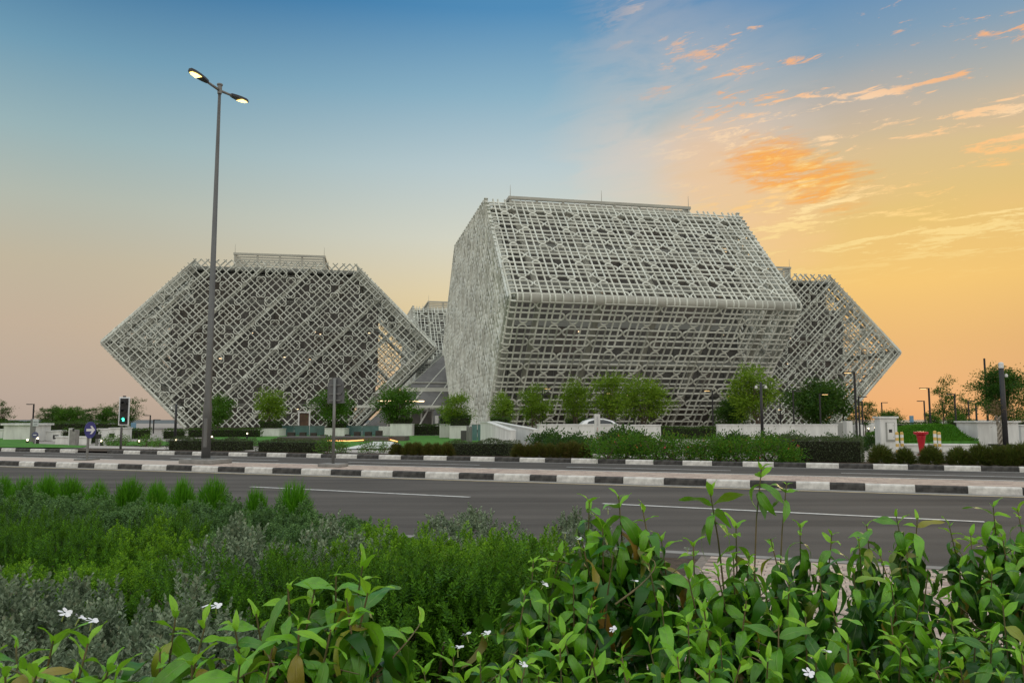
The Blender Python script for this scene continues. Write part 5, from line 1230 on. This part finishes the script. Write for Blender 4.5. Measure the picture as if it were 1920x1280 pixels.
b3 = MB(); b3.box((.20, -.449, zt*.79), (.025, .012, .025)); b3.box((.20, -.449, zt*.45), (.025, .012, .025)); b3.build('lock', M_BLACK, fr)
# yellow and white posts
M_YP = mat('post_yellow', (.62, .42, .12), .6, var=.15, scale=8); M_WP = mat('post_white', (.74, .74, .72), .6, var=.1, scale=8)
def striped(px, Y, yt, lab):
    h = zat(yt, Y); r_ = 2.9*Y/FPX; t = thing('striped_post', lab, 'bollard', (xat(px, Y), Y, 0), 0, 'yellow and white striped posts'); n = 7
    for k in range(n):
        z0, z1 = h*k/n, h*(k+1)/n; prof = [(r_, z0), (r_, z1)] if k < n-1 else [(r_, z0), (r_, z1-.05), (r_*.75, z1-.01), (.01, z1)]
        MB().lathe(prof, 14).build('painted_band', M_YP if k % 2 == 0 else M_WP, t, smooth=False)
striped(1681, 38.5, 809, 'yellow and white striped post touching the white cabinet pillar'); striped(1690, 39.0, 809, 'yellow and white striped post between cabinet pillar and hydrant')
striped(1752, 38.0, 807, 'yellow and white striped post nearest the hydrant on its right'); striped(1760, 38.6, 809, 'yellow and white striped post farthest right')
# red hydrant cover
Y = 34; p = (xat(1726, Y), Y, .1); t = thing('fire_hydrant', 'tapering red fire hydrant with a flat wide cap', 'hydrant', p, 0); h = zat(809, Y)-.1
b3 = MB(); b3.lathe([(.10, 0), (.105, h*.2), (.13, h*.45), (.17, h*.74), (.20, h*.86)], 18); M_RED = mat('hydrant_red', (.42, .01, .02), .38, var=.15, scale=5); b3.build('barrel', M_RED, t, smooth=True)
b3 = MB(); b3.lathe([(.20, h*.86), (.29, h*.90), (.30, h*.97), (.28, h), (.01, h*1.01)], 18); b3.build('cap', M_RED, t)
b3 = MB(); b3.tube([(.0, -.14, h*.78), (.0, -.24, h*.78)], .05, 10); b3.build('outlet', M_RED, t)
b3 = MB(); b3.lathe([(.2, -.02), (.2, .03), (.11, .05)], 14); b3.build('base_flange', mat('hydrant_base', (.3, .1, .1), .6), t)
# lamp posts
def post_lamp(px, Y, yt, lab, arm=-1, lit=False, r=.055, alen=.75, grp='slim black plaza lamp posts'):
    h = zat(yt, Y); t = thing('lamp_post', lab, 'lamp post', (xat(px, Y), Y, 0), 0, grp)
    b3 = MB(); b3.box((0, 0, h/2), (r*2, r*2, h)); b3.build('post', M_BLACK, t)
    b3 = MB(); b3.box((arm*alen/2, 0, h-.03), (alen, r*2.2, .07)); hd = b3.build('lamp_arm', M_BLACK, t)
    b3 = MB(); b3.box((arm*alen*.6, 0, h-.075), (alen*.6, r*1.7, .02)); b3.build('lens', M_WARM2 if lit else M_SLAB, hd); return t
for a in ((281, 88, 778, 'slim T-lamp post before the sea, left of the hexagonal gable', -1, False), (288, 92, 786, 'shorter slim lamp post right beside the T-lamp', 1, False), (61, 80, 757, 'tall thin lamp post among the umbrella trees at left', -1, False), (1017, 68, 727, 'square-framed lamp post between the light green trees', 1, True), (1153, 72, 736, 'slim lit lamp post behind the tallest light green tree', -1, True),
          (1189, 72, 739, 'slim lit lamp post in the wide light green tree', -1, True), (1337, 68, 731, 'slim lit lamp post standing free before the nearest block', -1, True), (1464, 74, 753, 'slim lamp post at the lower edge of the nearest block', -1, False), (1489, 68, 732, 'slim lamp post left of the dense dark tree', 1, False), (1539, 66, 738, 'slim lit lamp post in front of the dense dark tree', 1, True),
          (1606, 54, 697, 'tallest plaza lamp post, lit, before the pointed gable', -1, True), (1612, 70, 743, 'slim lamp post just right of the tallest plaza lamp', 1, False), (1618, 80, 752, 'thin lamp post behind the layered tree by the gable', -1, False), (1655, 96, 754, 'thin lamp post above the low round tree', 1, False), (1735, 84, 751, 'thin lamp post with an arm to the left, left of the open-crowned tree', -1, False), (1745, 64, 727, 'tall lamp post left of the open-crowned tree', -1, True),
          (1793, 72, 738, 'lamp post touching the right side of the open-crowned tree', -1, False), (1818, 86, 751, 'thin lamp post right of the thin layered tree', 1, False), (1832, 66, 755, 'dark lamp post nearest the large round tree on its left', 1, False), (1378, 76, 741, 'slim lit lamp post in the small dark flowering tree', -1, True), (1582, 76, 752, 'thin lamp post at the foot of the pointed gable', -1, False)):
    post_lamp(*a)
def camera_pole(px, Y, yt, lab, r=.11):
    h = zat(yt, Y); t = thing('camera_pole', lab, 'camera pole', (xat(px, Y), Y, 0), 0, 'thick black camera poles')
    b3 = MB(); b3.tube([(0, 0, 0), (0, 0, h)], [r, r*.85], 12); b3.build('pole', M_BLACK, t, smooth=True)
    for sg in (-1, 1):
        b3 = MB(); b3.tube([(sg*.08, 0, h-.2), (sg*.32, 0, h-.14)], .03, 6); br_ = b3.build('bracket', M_SLAB, t)
        b3 = MB(); b3.lathe([(.09, -.10), (.10, .0), (.07, .06), (.02, .09)], 10, (sg*.33, 0, h-.3)); b3.build('dome_camera', M_WHITE, br_)
camera_pole(1429, 54, 717, 'thick black pole with two white dome cameras before the yellow-green tree'); camera_pole(329, 60, 757, 'thick black pole with dome cameras at the lower left corner of the hexagonal gable', .10)
Y = 40; h = zat(690, Y); t = thing('camera_pole', 'thick dark blue-black pole with a white camera on top, before the large round tree', 'camera pole', (xat(1884, Y), Y, 0), 0, 'thick black camera poles')
b3 = MB(); b3.tube([(0, 0, 0), (0, 0, h)], [.13, .115], 12); b3.build('pole', M_BLACK, t, smooth=True); b3 = MB(); b3.lathe([(.11, 0), (.12, .28), (.09, .34), (.02, .36)], 12, (0, 0, h-.05)); b3.build('top_camera', M_WHITE, t)
b3 = MB(); b3.lathe([(.07, -.1), (.08, 0), (.03, .06)], 10, (.2, -.05, h-.35)); b3.build('dome_camera', M_WHITE, t)
for px, Y, yt, lab in ((1853, 50, 672, 'bare black mast rising left of the large round tree crown'), (1884, 58, 679, 'shorter bare black mast rising above the large round tree crown')):
    lathe_tag('mast', lab, 'mast', (xat(px, Y), Y, 0), [(.07, 0), (.06, zat(yt, Y)), (.01, zat(yt, Y)+.02)], M_BLACK, 8, 'bare black masts')
# small path lights
for i, (px, py, Y) in enumerate(((53, 824, 50), (72, 821, 50), (192, 826, 48), (262, 826, 52), (331, 824, 52), (398, 818, 60), (464, 812, 68), (1628, 803, 62), (1641, 801, 64), (1695, 801, 62), (1728, 799, 70))):
    z = zat(py, Y); t = thing('path_light', f'small lit bollard light, {ORD[i]} from the left along the plaza paths', 'path light', (xat(px, Y), Y, 0), 0, 'small lit bollard lights')
    b3 = MB(); b3.lathe([(.09, 0), (.09, max(.08, z-.08))], 10); b3.build('body', M_BLACK, t); b3 = MB(); b3.lathe([(.05, max(.08, z-.06)), (.05, z+.02), (.02, z+.04)], 10); b3.build('lens', mat('lit_path', (1, .9, .7), .4, emit=(1, .82, .5), estr=4), t)
# blue information panels and sea-front bits
for px0, px1, Y, yt, lab in ((245, 254, 78, 792, 'pale blue information panel by the left row of trees'), (1707, 1714, 86, 779, 'grey blue information panel on the right promenade')): boxthing('info_panel', lab, 'sign', px0, px1, Y, yt, mat('panel_blue', (.16, .30, .42), .4, var=.1, scale=2), dep=.15)
for px0, px1, Y, yt, lab in ((1600, 1640, 110, 792, 'low white sea-front wall right of the pointed gable'), (1745, 1800, 100, 789, 'low white sea-front wall below the two low round trees'), (1690, 1740, 96, 796, 'low white kerb wall along the promenade')): boxthing('low_wall', lab, 'wall', px0, px1, Y, yt, dep=.4)
# parked car behind the wall: shell from a profile with rounded sides
Y = 62; t = thing('parked_car', 'white parked car, only its roof and windows showing above the low wall', 'car', (xat(1127, Y), Y+1.2, 0), R(4))
prof = [(-2.2, .35), (-2.25, .8), (-2.0, 1.0), (-1.75, 1.08), (-1.25, 1.50), (-.7, 1.66), (.3, 1.68), (.95, 1.52), (1.55, 1.10), (2.15, .95), (2.3, .7), (2.28, .35)]
V = []; F = []; n = len(prof)
for j, (yy, k) in enumerate(((-.88, .0), (-.90, .10), (-.68, .93), (-.58, 1.0), (0, 1.02), (.58, 1.0), (.68, .93), (.90, .10), (.88, .0))):
    for x, z in prof:
        zz = z if z <= 1.0 else 1.0+(z-1.0)*k; V.append((x, yy*(1 if z > 1.0 or k < .5 else 1.0), zz))
for j in range(8):
    for i in range(n): F.append((j*n+i, j*n+(i+1) % n, (j+1)*n+(i+1) % n, (j+1)*n+i))
b3 = MB(); b3.add(V, F); b3.build('body', mat('car_white', (.75, .76, .77), .25, spec=.6), t, smooth=True)
M_CG = mat('car_glass', (.02, .025, .03), .1, spec=.7)
for sg in (-1, 1):
    b3 = MB(); w3 = [(-1.2, 1.10), (-1.0, 1.45), (-.55, 1.58), (.2, 1.60), (.75, 1.46), (1.25, 1.12)]
    b3.prism(w3, (0, sg*1.29, 0), (1, 0, 0), (0, sg*-.365, 1), (0, sg, 0), .05); b3.build('side_window', M_CG, t)
for x in (-1.4, 1.45):
    for sg in (-1, 1): b3 = MB(); b3.tube([(x, sg*.80, .33), (x, sg*.95, .33)], .33, 18); b3.build('wheel', M_BLACK, t)
b3 = MB()
for sg in (-1, 1): b3.tube([(-.9, sg*.62, 1.66), (-.2, sg*.62, 1.74), (.5, sg*.62, 1.70)], .025, 6)
b3.build('roof_rail', M_GALV, t)
